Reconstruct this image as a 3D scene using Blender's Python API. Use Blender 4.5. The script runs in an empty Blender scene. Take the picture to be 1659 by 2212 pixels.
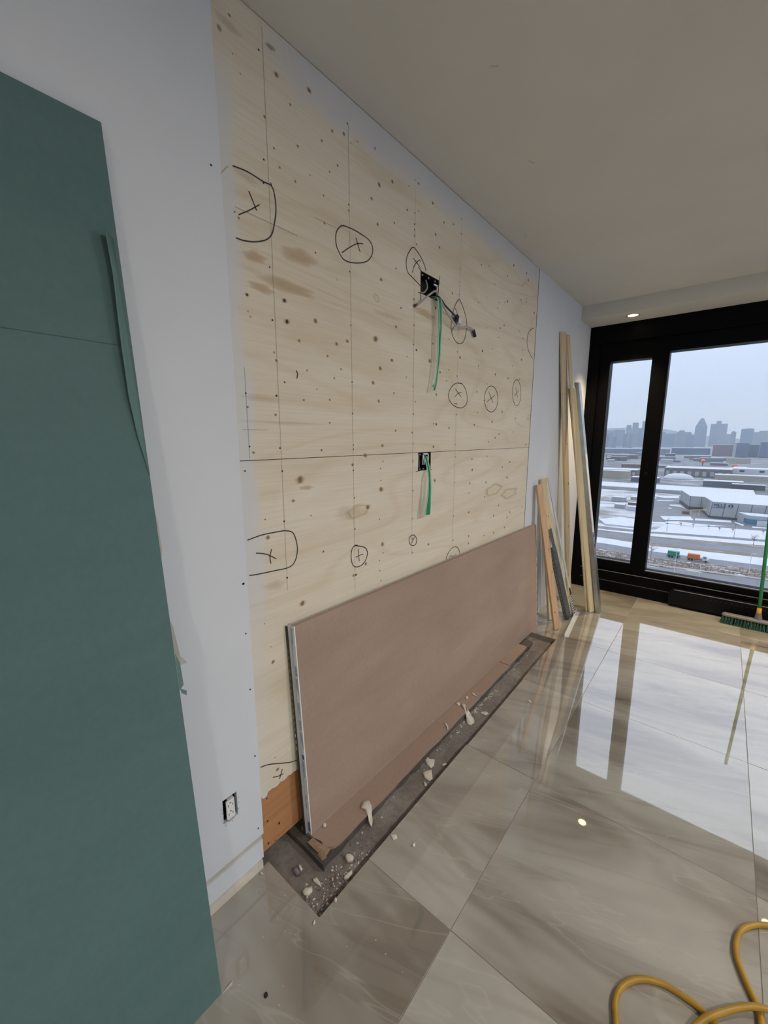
import bpy, bmesh, math, random
from mathutils import Vector, Matrix

random.seed(7)
scn = bpy.context.scene
COL = scn.collection

# ------------------------------------------------------------------ camera, sky, light, exposure
cam_data = bpy.data.cameras.new('camera')
cam_data.sensor_fit = 'VERTICAL'
cam_data.sensor_height = 36.0
cam_data.lens = 36.0 * 881.32 / 2212.0
cam_data.clip_start = 0.02
cam_data.clip_end = 20000
cam = bpy.data.objects.new('camera', cam_data)
COL.objects.link(cam)
cam.matrix_world = Matrix(((0.76988, -0.11181, 0.62831, 1.15),
                           (0.63818, 0.13752, -0.75750, 0.0),
                           (-0.00171, 0.98417, 0.17723, 1.557),
                           (0, 0, 0, 1)))
scn.camera = cam

vs = scn.view_settings
vs.view_transform = 'Standard'
vs.look = 'None'
vs.gamma = 1.0
vs.use_curve_mapping = False
vs.exposure = 0.36

world = bpy.data.worlds.new('overcast_sky')
scn.world = world
world.use_nodes = True
wn = world.node_tree
wn.nodes.clear()
w_out = wn.nodes.new('ShaderNodeOutputWorld')
w_bg = wn.nodes.new('ShaderNodeBackground')
w_tc = wn.nodes.new('ShaderNodeTexCoord')
w_sep = wn.nodes.new('ShaderNodeSeparateXYZ')
w_ramp = wn.nodes.new('ShaderNodeValToRGB')
# standard overcast sky: zenith about three times the horizon
els = w_ramp.color_ramp.elements
els[0].position = 0.0; els[0].color = (0.455, 0.535, 0.72, 1)
els[1].position = 1.0; els[1].color = (2.05, 2.20, 2.50, 1)
e_mid = els.new(0.32); e_mid.color = (0.70, 0.80, 1.02, 1)
wl = wn.links.new
wl(w_tc.outputs['Generated'], w_sep.inputs[0])
wl(w_sep.outputs['Z'], w_ramp.inputs[0])
wl(w_ramp.outputs[0], w_bg.inputs['Color'])
w_bg.inputs['Strength'].default_value = 1.0
wl(w_bg.outputs[0], w_out.inputs[0])

scn.cycles.use_denoising = True
scn.cycles.max_bounces = 6
scn.cycles.diffuse_bounces = 3
scn.cycles.glossy_bounces = 4
scn.cycles.transparent_max_bounces = 12
scn.cycles.volume_bounces = 0
scn.cycles.use_light_tree = False
scn.cycles.adaptive_threshold = 0.1
scn.cycles.sample_clamp_indirect = 6.0

# ------------------------------------------------------------------ measured data
KNOTS = [(0.743, 2.669, 0.0033, 'k'), (0.711, 2.62, 0.0071, 'g'), (0.89, 2.618, 0.0061, 'k'), (1.016, 2.648, 0.0066, 'k'), (0.938, 2.567, 0.0032, 'k'), (0.841, 2.485, 0.0037, 'k'), (1.114, 2.584, 0.0042, 'k'), (1.17, 2.603, 0.0051, 'k'), (1.065, 2.532, 0.0035, 'k'), (0.962, 2.467, 0.0033, 'k'), (0.87, 2.418, 0.0025, 'd'), (0.888, 2.375, 0.0032, 'k'), (0.947, 2.362, 0.0034, 'k'), (1.009, 2.406, 0.0021, 'k'), (1.136, 2.491, 0.0036, 'k'), (1.097, 2.454, 0.0029, 'k'), (1.336, 2.637, 0.0055, 'g'), (1.36, 2.525, 0.0073, 'k'), (1.442, 2.57, 0.0058, 'k'), (1.315, 2.459, 0.0048, 'k'), (1.067, 2.37, 0.0029, 'k'), (1.35, 2.383, 0.005, 'k'), (1.455, 2.426, 0.0035, 'd'), (1.543, 2.507, 0.0044, 'k'), (1.625, 2.534, 0.0027, 'k'), (1.614, 2.398, 0.0037, 'k'), (1.622, 2.639, 0.0044, 'k'), (1.553, 2.601, 0.0026, 'k'), (1.736, 2.608, 0.0056, 'k'), (1.834, 2.564, 0.0049, 'k'), (1.92, 2.587, 0.0041, 'd'), (1.765, 2.489, 0.0058, 'k'), (1.996, 2.639, 0.0031, 'k'), (2.0, 2.572, 0.0042, 'k'), (1.799, 2.445, 0.005, 'k'), (1.068, 2.286, 0.0037, 'k'), (1.023, 2.179, 0.0029, 'd'), (1.467, 2.258, 0.0036, 'd'), (1.37, 2.189, 0.0061, 'k'), (1.12, 2.12, 0.0016, 'd'), (1.503, 2.112, 0.0038, 'd'), (0.885, 1.995, 0.0064, 'd'), (0.892, 1.933, 0.0072, 'd'), (1.014, 1.96, 0.0069, 'k'), (0.736, 2.18, 0.0031, 'k'), (2.228, 2.497, 0.0046, 'k'), (2.323, 2.518, 0.0035, 'k'), (2.659, 2.62, 0.0064, 'k'), (2.574, 2.536, 0.0051, 'k'), (2.873, 2.635, 0.0068, 'k'), (2.907, 2.602, 0.0069, 'k'), (2.404, 2.444, 0.0037, 'k'), (2.81, 2.541, 0.0041, 'k'), (2.592, 2.395, 0.0066, 'd'), (2.211, 2.3, 0.0036, 'k'), (2.454, 2.325, 0.0038, 'k'), (2.469, 2.36, 0.0038, 'k'), (2.554, 2.38, 0.0039, 'k'), (2.804, 2.453, 0.0055, 'k'), (2.893, 2.463, 0.0057, 'k'), (1.777, 2.173, 0.0052, 'k'), (3.05, 2.427, 0.006, 'd'), (1.928, 2.276, 0.0043, 'd'), (1.602, 2.143, 0.0078, 'd'), (0.724, 2.191, 0.0025, 'k'), (0.749, 1.979, 0.0046, 'd'), (0.767, 2.55, 0.0023, 'g'), (0.746, 2.584, 0.0022, 'g'), (1.204, 2.592, 0.0022, 'k'), (1.239, 2.613, 0.0022, 'k'), (0.939, 1.882, 0.0045, 'k'), (1.114, 1.901, 0.0058, 'k'), (1.17, 1.92, 0.0059, 'k'), (1.067, 1.851, 0.0041, 'k'), (0.843, 1.805, 0.0044, 'k'), (0.836, 1.829, 0.0029, 'k'), (1.334, 1.956, 0.0108, 'k'), (1.441, 1.888, 0.0067, 'k'), (1.363, 1.845, 0.0075, 'k'), (1.317, 1.783, 0.0065, 'k'), (0.969, 1.79, 0.0031, 'k'), (1.098, 1.778, 0.0034, 'k'), (1.134, 1.814, 0.0034, 'k'), (0.872, 1.741, 0.003, 'd'), (1.011, 1.731, 0.0024, 'k'), (0.728, 1.653, 0.0035, 'k'), (0.95, 1.689, 0.0032, 'd'), (1.072, 1.698, 0.0034, 'k'), (1.352, 1.712, 0.0057, 'k'), (1.455, 1.753, 0.004, 'k'), (0.83, 1.634, 0.0038, 'k'), (1.07, 1.615, 0.0034, 'k'), (1.469, 1.592, 0.0041, 'd'), (1.595, 1.584, 0.0043, 'k'), (0.74, 1.514, 0.0037, 'k'), (1.025, 1.515, 0.0034, 'd'), (1.375, 1.527, 0.006, 'k'), (1.265, 1.488, 0.0077, 'k'), (1.188, 1.453, 0.0056, 'k'), (1.379, 1.459, 0.0031, 'k'), (1.362, 1.429, 0.0031, 'k'), (0.921, 1.414, 0.0124, 'k'), (1.365, 1.376, 0.0031, 'k'), (1.366, 1.337, 0.0104, 'k'), (1.8, 1.342, 0.0074, 'k'), (0.887, 1.342, 0.005, 'k'), (1.277, 1.269, 0.0091, 'k'), (0.769, 1.294, 0.0024, 'k'), (1.355, 1.205, 0.0032, 'k'), (0.965, 1.278, 0.0026, 'k'), (0.776, 1.231, 0.0064, 'k'), (1.375, 1.086, 0.0087, 'k'), (1.379, 1.045, 0.0033, 'k'), (1.02, 1.129, 0.0037, 'd'), (1.261, 1.022, 0.0063, 'k'), (1.354, 1.014, 0.0033, 'k'), (1.355, 0.966, 0.0033, 'k'), (1.363, 0.917, 0.0034, 'k'), (1.198, 0.988, 0.0052, 'd'), (1.184, 0.989, 0.0051, 'k'), (1.75, 1.009, 0.0064, 'k'), (2.194, 0.971, 0.006, 'k'), (2.194, 0.924, 0.006, 'k'), (2.218, 0.87, 0.0046, 'k'), (1.469, 2.029, 0.0057, 'k'), (1.622, 1.958, 0.0051, 'd'), (1.734, 1.925, 0.0086, 'k'), (1.551, 1.92, 0.003, 'k'), (1.829, 1.884, 0.0056, 'k'), (1.546, 1.83, 0.003, 'k'), (1.77, 1.812, 0.0067, 'k'), (1.798, 1.773, 0.0057, 'k'), (1.618, 1.727, 0.0032, 'k'), (1.804, 1.628, 0.0058, 'd'), (1.779, 1.629, 0.0035, 'k'), (1.93, 1.612, 0.0049, 'd'), (1.781, 1.515, 0.0059, 'k'), (1.777, 2.173, 0.0042, 'k'), (2.024, 1.983, 0.0059, 'd'), (1.912, 1.906, 0.0035, 'k'), (1.893, 1.849, 0.0035, 'k'), (1.996, 2.007, 0.0035, 'k'), (1.907, 2.055, 0.0034, 'k'), (1.759, 2.009, 0.0043, 'k'), (2.282, 2.055, 0.0064, 'd'), (2.411, 2.088, 0.0039, 'k'), (2.507, 2.222, 0.0053, 'k'), (2.56, 2.249, 0.0053, 'k'), (2.491, 2.165, 0.004, 'k'), (2.318, 2.187, 0.0038, 'k'), (2.186, 2.141, 0.0036, 'k'), (2.239, 1.967, 0.0064, 'g'), (2.467, 1.946, 0.0069, 'k'), (2.66, 1.944, 0.0058, 'k'), (2.722, 2.028, 0.0044, 'k'), (2.867, 2.088, 0.0075, 'k'), (2.882, 2.15, 0.0045, 'k'), (2.87, 2.226, 0.0044, 'k'), (2.802, 2.26, 0.0043, 'k'), (2.89, 2.481, 0.0042, 'k'), (3.05, 2.428, 0.006, 'k'), (2.231, 1.823, 0.0052, 'k'), (2.356, 1.879, 0.004, 'k'), (2.851, 1.957, 0.0046, 'k'), (2.327, 1.781, 0.0041, 'k'), (2.592, 1.726, 0.0074, 'k'), (2.25, 1.706, 0.004, 'k'), (2.449, 1.659, 0.0072, 'k'), (2.56, 1.585, 0.006, 'k'), (2.505, 1.56, 0.0059, 'k'), (2.213, 1.635, 0.0054, 'd'), (2.411, 1.536, 0.0043, 'k'), (3.037, 1.511, 0.0069, 'k'), (2.791, 1.601, 0.0048, 'k'), (2.814, 1.693, 0.0047, 'k'), (3.051, 1.698, 0.005, 'k'), (2.201, 1.436, 0.0055, 'k'), (2.209, 1.372, 0.007, 'k'), (2.398, 1.282, 0.006, 'k'), (2.638, 1.366, 0.0079, 'g'), (2.725, 1.289, 0.0082, 'k'), (2.757, 1.395, 0.0065, 'k'), (2.398, 1.446, 0.0044, 'k'), (2.184, 1.295, 0.0056, 'k'), (2.18, 1.236, 0.0043, 'k'), (2.388, 1.19, 0.0046, 'k'), (2.607, 1.107, 0.0066, 'k'), (2.804, 1.033, 0.007, 'k'), (3.035, 1.041, 0.0055, 'k'), (2.183, 1.12, 0.0058, 'k'), (2.536, 1.048, 0.0065, 'k'), (2.761, 1.001, 0.007, 'k'), (2.549, 0.928, 0.0066, 'k'), (2.723, 0.935, 0.007, 'k'), (2.402, 0.935, 0.0048, 'd'), (0.756, 1.919, 0.0034, 'g'), (0.749, 1.933, 0.0027, 'g'), (0.91, 0.954, 0.0096, 'k'), (0.77, 0.78, 0.0059, 'k'), (0.764, 0.84, 0.0019, 'd'), (0.744, 0.934, 0.0019, 'k'), (0.764, 0.348, 0.0058, 'k'), (0.756, 0.405, 0.0021, 'k')]
SCREWS = [(0.831, 2.644, 0.0035), (0.831, 2.37, 0.0031), (0.826, 2.306, 0.0025), (0.834, 2.079, 0.0034), (1.188, 2.644, 0.0029), (1.188, 2.389, 0.0031), (1.188, 2.37, 0.0031), (1.189, 2.167, 0.0032), (1.597, 2.515, 0.0036), (1.597, 2.472, 0.0036), (1.598, 2.451, 0.0037), (1.598, 2.426, 0.0037), (1.596, 2.642, 0.0035), (1.598, 2.17, 0.0039), (2.001, 2.412, 0.0032), (1.998, 2.349, 0.0033), (1.997, 2.287, 0.0033), (0.66, 2.279, 0.0017), (0.835, 1.926, 0.0035), (1.19, 1.98, 0.0034), (1.192, 1.774, 0.0035), (0.725, 1.694, 0.0035), (0.837, 1.695, 0.0045), (1.193, 1.654, 0.0036), (0.727, 1.533, 0.0036), (0.841, 1.526, 0.0039), (1.194, 1.532, 0.0037), (1.194, 1.515, 0.0037), (0.706, 1.458, 0.0022), (0.846, 1.449, 0.004), (1.193, 1.431, 0.0038), (1.603, 1.451, 0.0045), (1.606, 1.308, 0.0046), (1.196, 1.318, 0.0039), (2.005, 1.313, 0.004), (0.844, 1.276, 0.0041), (1.604, 1.169, 0.0035), (2.004, 1.124, 0.0041), (1.196, 1.187, 0.004), (1.608, 0.995, 0.0037), (0.846, 1.071, 0.0043), (1.6, 2.061, 0.004), (1.597, 1.978, 0.004), (1.598, 1.793, 0.0031), (1.603, 1.67, 0.0043), (1.603, 1.533, 0.0033), (1.999, 1.885, 0.0048), (2.001, 1.685, 0.0049), (2.001, 1.524, 0.0038), (2.004, 1.456, 0.0039), (2.007, 0.981, 0.0042), (0.674, 1.098, 0.0047), (0.846, 0.895, 0.0027), (0.673, 1.097, 0.0035), (0.671, 0.927, 0.0036), (0.673, 0.723, 0.0038), (0.675, 0.466, 0.004), (0.669, 0.173, 0.0036)]
OLD_SCREWS = [(0.72, 0.248, 0.0036), (0.717, 0.153, 0.0044), (0.766, 0.103, 0.0053), (0.715, 0.057, 0.0045), (0.745, 0.043, 0.003)]
STAINS = [(0.783, 2.093, 0.047, 0.017, 'b'), (0.953, 2.145, 0.08, 0.029, 'b'), (0.903, 2.041, 0.135, 0.02, 'b'), (0.801, 2.011, 0.056, 0.014, 'b'), (1.22, 1.26, 0.07, 0.024, 'p'), (2.518, 1.223, 0.11, 0.036, 'p'), (2.778, 1.174, 0.143, 0.029, 'p'), (1.341, 2.113, 0.017, 0.013, 'p'), (1.683, 2.129, 0.101, 0.019, 'b'), (0.947, 1.383, 0.041, 0.008, 'b'), (1.174, 1.262, 0.091, 0.03, 'h'), (0.861, 1.609, 0.165, 0.007, 'h'), (0.78, 1.683, 0.082, 0.011, 'h'), (0.873, 2.677, 0.022, 0.008, 'g'), (0.738, 2.645, 0.04, 0.014, 'h'), (1.419, 2.063, 0.104, 0.012, 'h'), (0.767, 2.299, 0.044, 0.011, 'h'), (0.794, 1.057, 0.047, 0.018, 'h')]
MARKS = [[[(0.726, 2.307), (0.772, 2.313), (0.823, 2.31), (0.855, 2.31), (0.865, 2.284), (0.867, 2.248), (0.859, 2.21), (0.847, 2.175), (0.824, 2.152), (0.785, 2.134), (0.748, 2.125), (0.723, 2.124)], [(0.851, 2.318), (0.856, 2.309)], [(0.774, 2.264), (0.797, 2.222)], [(0.736, 2.188), (0.776, 2.216), (0.808, 2.242)]], [[(1.148, 2.306), (1.129, 2.286), (1.12, 2.262), (1.123, 2.234), (1.138, 2.213), (1.158, 2.199), (1.195, 2.2), (1.244, 2.213), (1.289, 2.234), (1.315, 2.264), (1.318, 2.293), (1.296, 2.31), (1.252, 2.315), (1.216, 2.316), (1.186, 2.314), (1.163, 2.311), (1.148, 2.306)], [(1.224, 2.293), (1.247, 2.251)], [(1.15, 2.219), (1.197, 2.254), (1.233, 2.276), (1.264, 2.286)]], [[(1.689, 2.311), (1.681, 2.327), (1.659, 2.348), (1.623, 2.369), (1.586, 2.377), (1.549, 2.337), (1.538, 2.299), (1.55, 2.267), (1.588, 2.255), (1.647, 2.238)], [(1.59, 2.335), (1.645, 2.312)], [(1.583, 2.274), (1.599, 2.308), (1.633, 2.34), (1.647, 2.338)]], [[(2.008, 2.262), (1.99, 2.262), (1.954, 2.219), (1.928, 2.16), (1.926, 2.107), (1.951, 2.068), (2.003, 2.05), (2.057, 2.069), (2.082, 2.125), (2.081, 2.181), (2.046, 2.229), (2.008, 2.262)], [(1.961, 2.215), (1.985, 2.188)], [(1.934, 2.097), (1.959, 2.129), (2.014, 2.167)]], [[(2.047, 1.85), (1.998, 1.849), (1.942, 1.822), (1.916, 1.786), (1.927, 1.753), (1.982, 1.728), (2.055, 1.722), (2.111, 1.747), (2.116, 1.79), (2.09, 1.83), (2.046, 1.852), (2.01, 1.847)], [(1.984, 1.818), (2.051, 1.779)], [(1.979, 1.774), (2.013, 1.796), (2.054, 1.806)], [(1.974, 1.741), (2.012, 1.74)]], [[(2.517, 1.779), (2.505, 1.755), (2.485, 1.736), (2.458, 1.723), (2.428, 1.718), (2.398, 1.722), (2.371, 1.732), (2.35, 1.749), (2.336, 1.771), (2.332, 1.795), (2.336, 1.819), (2.349, 1.84), (2.37, 1.858), (2.396, 1.869), (2.426, 1.872), (2.456, 1.868), (2.482, 1.857), (2.503, 1.838), (2.516, 1.815), (2.519, 1.79), (2.511, 1.765)], [(2.385, 1.837), (2.45, 1.775)], [(2.366, 1.776), (2.471, 1.821)]], [[(2.888, 1.845), (2.881, 1.819), (2.867, 1.798), (2.847, 1.784), (2.824, 1.779), (2.799, 1.783), (2.777, 1.795), (2.759, 1.814), (2.746, 1.838), (2.741, 1.865), (2.742, 1.891), (2.751, 1.915), (2.766, 1.934), (2.787, 1.945), (2.81, 1.949), (2.834, 1.944), (2.855, 1.93), (2.873, 1.91), (2.885, 1.884), (2.889, 1.856), (2.885, 1.829)], [(2.789, 1.899), (2.833, 1.837)], [(2.778, 1.84), (2.846, 1.882)]], [[(3.059, 2.329), (2.979, 2.292), (2.946, 2.235), (2.963, 2.186), (3.017, 2.142), (3.072, 2.124)]], [[(1.642, 1.044), (1.637, 1.037), (1.63, 1.032), (1.62, 1.03), (1.61, 1.031), (1.6, 1.035), (1.591, 1.041), (1.584, 1.049), (1.579, 1.058), (1.578, 1.066), (1.58, 1.075), (1.586, 1.081), (1.594, 1.085), (1.603, 1.086), (1.614, 1.085), (1.624, 1.081), (1.632, 1.074), (1.639, 1.066), (1.643, 1.056), (1.643, 1.047), (1.639, 1.04)], [(1.602, 1.072), (1.612, 1.058)], [(1.599, 1.045), (1.612, 1.058), (1.623, 1.074)]], [[(1.211, 1.115), (1.193, 1.117), (1.175, 1.101), (1.172, 1.064), (1.184, 1.032), (1.216, 1.02), (1.251, 1.03), (1.272, 1.061), (1.263, 1.09), (1.231, 1.106), (1.193, 1.117)], [(1.214, 1.098), (1.22, 1.043)], [(1.199, 1.065), (1.224, 1.069), (1.247, 1.068)]], [[(0.699, 1.237), (0.752, 1.244), (0.805, 1.244), (0.846, 1.242), (0.879, 1.229), (0.894, 1.191), (0.895, 1.153), (0.88, 1.119), (0.853, 1.107), (0.797, 1.11), (0.727, 1.115), (0.698, 1.119)], [(0.727, 1.188), (0.765, 1.176), (0.804, 1.151)], [(0.788, 1.189), (0.78, 1.163), (0.782, 1.139)]], [[(1.931, 0.88), (1.953, 0.914), (2.001, 0.937), (2.053, 0.931), (2.086, 0.898), (2.091, 0.866)], [(1.967, 0.881), (1.986, 0.894), (2.017, 0.877)], [(2.005, 0.878), (2.047, 0.889)]], [[(0.695, 0.406), (0.733, 0.392), (0.813, 0.344), (0.853, 0.327)], [(0.742, 0.331), (0.765, 0.319), (0.788, 0.314)], [(0.785, 0.336), (0.77, 0.303)]], [[(0.921, 1.784), (0.927, 1.774), (0.923, 1.758)]], [[(0.686, 2.267), (0.697, 2.283), (0.712, 2.3)]]]
LINES = [((0.847, 2.71), (0.844, 1.025)), ((1.188, 2.644), (1.197, 0.919)), ((1.594, 2.621), (1.608, 0.985)), ((1.991, 2.638), (2.008, 0.962)), ((0.725, 1.77), (0.726, 1.492)), ((0.725, 2.205), (0.947, 2.206)), ((1.026, 2.288), (1.13, 2.29)), ((0.706, 1.585), (0.799, 1.585))]
CHIPS = [('spoon', [(0.1108, 1.0992), (0.1094, 1.1222), (0.129, 1.1303), (0.1482, 1.1196), (0.1668, 1.1012), (0.181, 1.0903), (0.1897, 1.0752), (0.1817, 1.0711), (0.1623, 1.0823), (0.1409, 1.0876), (0.1231, 1.0832)], 0.0), ('drip', [(0.1047, 1.972), (0.1241, 1.9817), (0.1501, 1.9596), (0.1691, 1.9692), (0.2034, 1.9492), (0.2206, 1.9225), (0.2171, 1.891), (0.1924, 1.8877), (0.1658, 1.9242), (0.1358, 1.9477)], -0.012), ('arrow', [(0.1552, 1.5168), (0.1385, 1.5531), (0.1678, 1.5363), (0.1943, 1.5492), (0.2107, 1.5188), (0.2115, 1.4937), (0.1844, 1.497)], -0.04), ('square', [(0.192, 1.4441), (0.2007, 1.4679), (0.2168, 1.4855), (0.2502, 1.4435), (0.2453, 1.4237), (0.2175, 1.4246)], -0.04), ('flake', [(0.0811, 1.9562), (0.0858, 1.9794), (0.1064, 1.9707), (0.103, 1.949)], 0.0), ('sliver', [(0.1124, 1.7674), (0.1273, 1.7709), (0.149, 1.7538), (0.163, 1.7281), (0.1458, 1.7458)], 0.0), ('small', [(0.2249, 1.4029), (0.2376, 1.4056), (0.2514, 1.3938), (0.244, 1.3854)], -0.04), ('cup', [(0.1901, 0.9217), (0.2015, 0.9332), (0.2206, 0.9344), (0.2268, 0.9211), (0.2165, 0.9065), (0.2002, 0.9093)], -0.04), ('corner', [(0.2407, 0.8601), (0.2419, 0.8764), (0.248, 0.8969), (0.2596, 0.8871), (0.2587, 0.8638), (0.247, 0.856)], -0.04), ('round', [(0.1618, 0.7308), (0.1589, 0.7446), (0.1755, 0.7637), (0.1884, 0.7546), (0.1885, 0.7372), (0.1737, 0.7267)], -0.04), ('wedge', [(0.1536, 0.7844), (0.1645, 0.7971), (0.1871, 0.7934), (0.2011, 0.7849), (0.182, 0.7818), (0.166, 0.7797)], -0.04), ('oval', [(0.0896, 0.7727), (0.0981, 0.7777), (0.1125, 0.7739), (0.1153, 0.7658), (0.1029, 0.766)], -0.02), ('stone', [(0.0775, 0.7559), (0.0823, 0.7697), (0.0992, 0.7739), (0.1086, 0.7624), (0.1045, 0.7521), (0.0895, 0.7504)], -0.04), ('tile1', [(0.2894, 1.0704), (0.3111, 1.0861), (0.3216, 1.0768), (0.3149, 1.0624)], 0.0), ('tile2', [(0.3816, 1.0907), (0.3833, 1.1055), (0.3938, 1.099), (0.3907, 1.0894)], 0.0), ('pebble', [(0.049, 0.9275), (0.0508, 0.941), (0.0639, 0.9374), (0.0686, 0.9294), (0.0628, 0.9233)], 0.0), ('edge', [(0.2872, 0.7686), (0.287, 0.7768), (0.2959, 0.7741), (0.3016, 0.7655), (0.2958, 0.7624)], 0.0), ('floorsl', [(0.2843, 0.6814), (0.2856, 0.6856), (0.2906, 0.6806), (0.2913, 0.6736), (0.2874, 0.6734)], 0.0), ('far', [(0.4003, 2.2518), (0.41, 2.2689), (0.4271, 2.2519), (0.4138, 2.25)], 0.0), ('ledge1', [(0.1039, 2.1053), (0.1155, 2.1177), (0.1449, 2.0982), (0.1305, 2.0957)], 0.0), ('ledge2', [(0.0914, 2.05), (0.1014, 2.0623), (0.1114, 2.053), (0.1039, 2.0376)], 0.0), ('base1', [(0.0138, 0.6546), (0.0185, 0.6603), (0.0282, 0.6608), (0.0241, 0.6548)], 0.0), ('trflat', [(0.2384, 1.5434), (0.2483, 1.5672), (0.2609, 1.5645), (0.25, 1.5443)], -0.04), ('tr2', [(0.202, 2.0273), (0.2289, 2.0557), (0.248, 2.0469), (0.2437, 2.0252), (0.2182, 2.0223)], -0.04)]
STRIPS = {'e0': [206.5, 285.6], 'e1': [223.0, 308.1], 'e2': [257.9, 292.1], 'e3': [263.1, 322.5], 'e4': [274.9, 327.5], 'e5': [286.9, 346.9], 'e6': [281.7, 371.6], 'e7': [284.8, 391.5], 'e8': [290.0, 401.8], 'e9': [344.6, 413.7], 'e10': [347.0, 433.3]}
PATCHES = [[(-34.6, 399.4), (-15.3, 413.0), (-12.1, 394.8), (-30.4, 382.7)], [(-28.9, 375.3), (-21.3, 382.2), (-8.8, 380.4), (10.0, 383.4), (-13.7, 367.5), (-27.6, 369.5)], [(-11.8, 405.1), (10.2, 411.7), (10.6, 401.7), (-11.4, 395.4)], [(12.0, 408.6), (17.6, 398.3), (17.0, 390.8), (12.8, 401.7)], [(-35.1, 475.4), (-27.0, 482.0), (-20.7, 454.2), (-25.2, 464.3), (-33.8, 467.5)], [(-33.9, 451.6), (-31.1, 453.9), (-31.0, 449.7), (-33.3, 447.8)], [(-55.0, 543.7), (-33.3, 554.8), (-31.7, 533.0), (-43.9, 526.2), (-53.9, 534.2)], [(-48.0, 499.9), (-34.2, 509.6), (-34.4, 504.0), (-47.4, 494.9)], [(21.8, 393.0), (30.6, 395.1), (30.3, 389.9), (22.0, 388.1)]]


# ------------------------------------------------------------------ helpers
ORG = {}

def tag(o, label=None, cat=None, group=None, kind=None):
    if label: o['label'] = label
    if cat: o['category'] = cat
    if group: o['group'] = group
    if kind: o['kind'] = kind
    return o

def empty(name, loc, label=None, cat=None, group=None, kind=None):
    o = bpy.data.objects.new(name, None)
    COL.objects.link(o)
    o.location = loc
    o.empty_display_size = 0.05
    ORG[o.name] = Vector(loc)
    return tag(o, label, cat, group, kind)

def build(name, V, F, mat, parent=None, label=None, cat=None, group=None, kind=None,
          smooth=False, origin=None, bevel=0.0, seg=2):
    """V in world metres; origin = parent's world origin or the base centre."""
    V = [Vector(v) for v in V]
    if parent is not None:
        og = ORG[parent.name]
    elif origin is not None:
        og = Vector(origin)
    else:
        og = Vector(((min(v.x for v in V) + max(v.x for v in V)) / 2,
                     (min(v.y for v in V) + max(v.y for v in V)) / 2,
                     min(v.z for v in V)))
    me = bpy.data.meshes.new(name)
    me.from_pydata([tuple(v - og) for v in V], [], F)
    bm = bmesh.new()
    bm.from_mesh(me)
    bmesh.ops.recalc_face_normals(bm, faces=bm.faces)
    if bevel > 0:
        es = [e for e in bm.edges if len(e.link_faces) == 2 and e.calc_face_angle(0) > 0.6]
        bmesh.ops.bevel(bm, geom=es, offset=bevel, segments=seg, affect='EDGES', profile=0.6)
    if smooth:
        for f in bm.faces: f.smooth = True
    bm.to_mesh(me); bm.free()
    if isinstance(mat, (list, tuple)):
        for m in mat: me.materials.append(m)
    else:
        me.materials.append(mat)
    o = bpy.data.objects.new(name, me)
    COL.objects.link(o)
    if parent is not None:
        o.parent = parent
    else:
        o.location = og
    ORG[o.name] = og
    return tag(o, label, cat, group, kind)

def box(x0, x1, y0, y1, z0, z1):
    V = [(x0,y0,z0),(x1,y0,z0),(x1,y1,z0),(x0,y1,z0),(x0,y0,z1),(x1,y0,z1),(x1,y1,z1),(x0,y1,z1)]
    F = [(0,3,2,1),(4,5,6,7),(0,1,5,4),(1,2,6,5),(2,3,7,6),(3,0,4,7)]
    return V, F

def join(*parts):
    V, F = [], []
    for v, f in parts:
        n = len(V)
        V += list(v); F += [tuple(i + n for i in q) for q in f]
    return V, F

def frame_of(p0, p1, w):
    a = (Vector(p1) - Vector(p0)).normalized()
    w = Vector(w); w = (w - a * w.dot(a)).normalized()
    return a, w, a.cross(w)

def beam(p0, p1, w, width, thick):
    """plank from p0 to p1 (centres of its ends), width along w"""
    p0, p1 = Vector(p0), Vector(p1)
    a, w, t = frame_of(p0, p1, w)
    V = []
    for p in (p0, p1):
        for su, sv in ((-1,-1),(1,-1),(1,1),(-1,1)):
            V.append(p + w * (su * width / 2) + t * (sv * thick / 2))
    F = [(0,3,2,1),(4,5,6,7),(0,1,5,4),(1,2,6,5),(2,3,7,6),(3,0,4,7)]
    return V, F

def extrude_profile(p0, p1, w, prof):
    """prof = closed list of (u, v) along w and its normal"""
    p0, p1 = Vector(p0), Vector(p1)
    a, w, t = frame_of(p0, p1, w)
    n = len(prof)
    V = [p + w * u + t * v for p in (p0, p1) for u, v in prof]
    F = [(i, (i+1) % n, n + (i+1) % n, n + i) for i in range(n)]
    F += [tuple(range(n-1, -1, -1)), tuple(range(n, 2*n))]
    return V, F

def catmull(pts, n=8):
    pts = [Vector(p) for p in pts]
    out = []
    for i in range(len(pts) - 1):
        p0 = pts[max(i-1, 0)]; p1 = pts[i]; p2 = pts[i+1]; p3 = pts[min(i+2, len(pts)-1)]
        for k in range(n):
            t = k / n
            out.append(0.5 * ((2*p1) + (p2-p0)*t + (2*p0-5*p1+4*p2-p3)*t*t + (3*p1-p0-3*p2+p3)*t**3))
    out.append(pts[-1])
    return out

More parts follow.
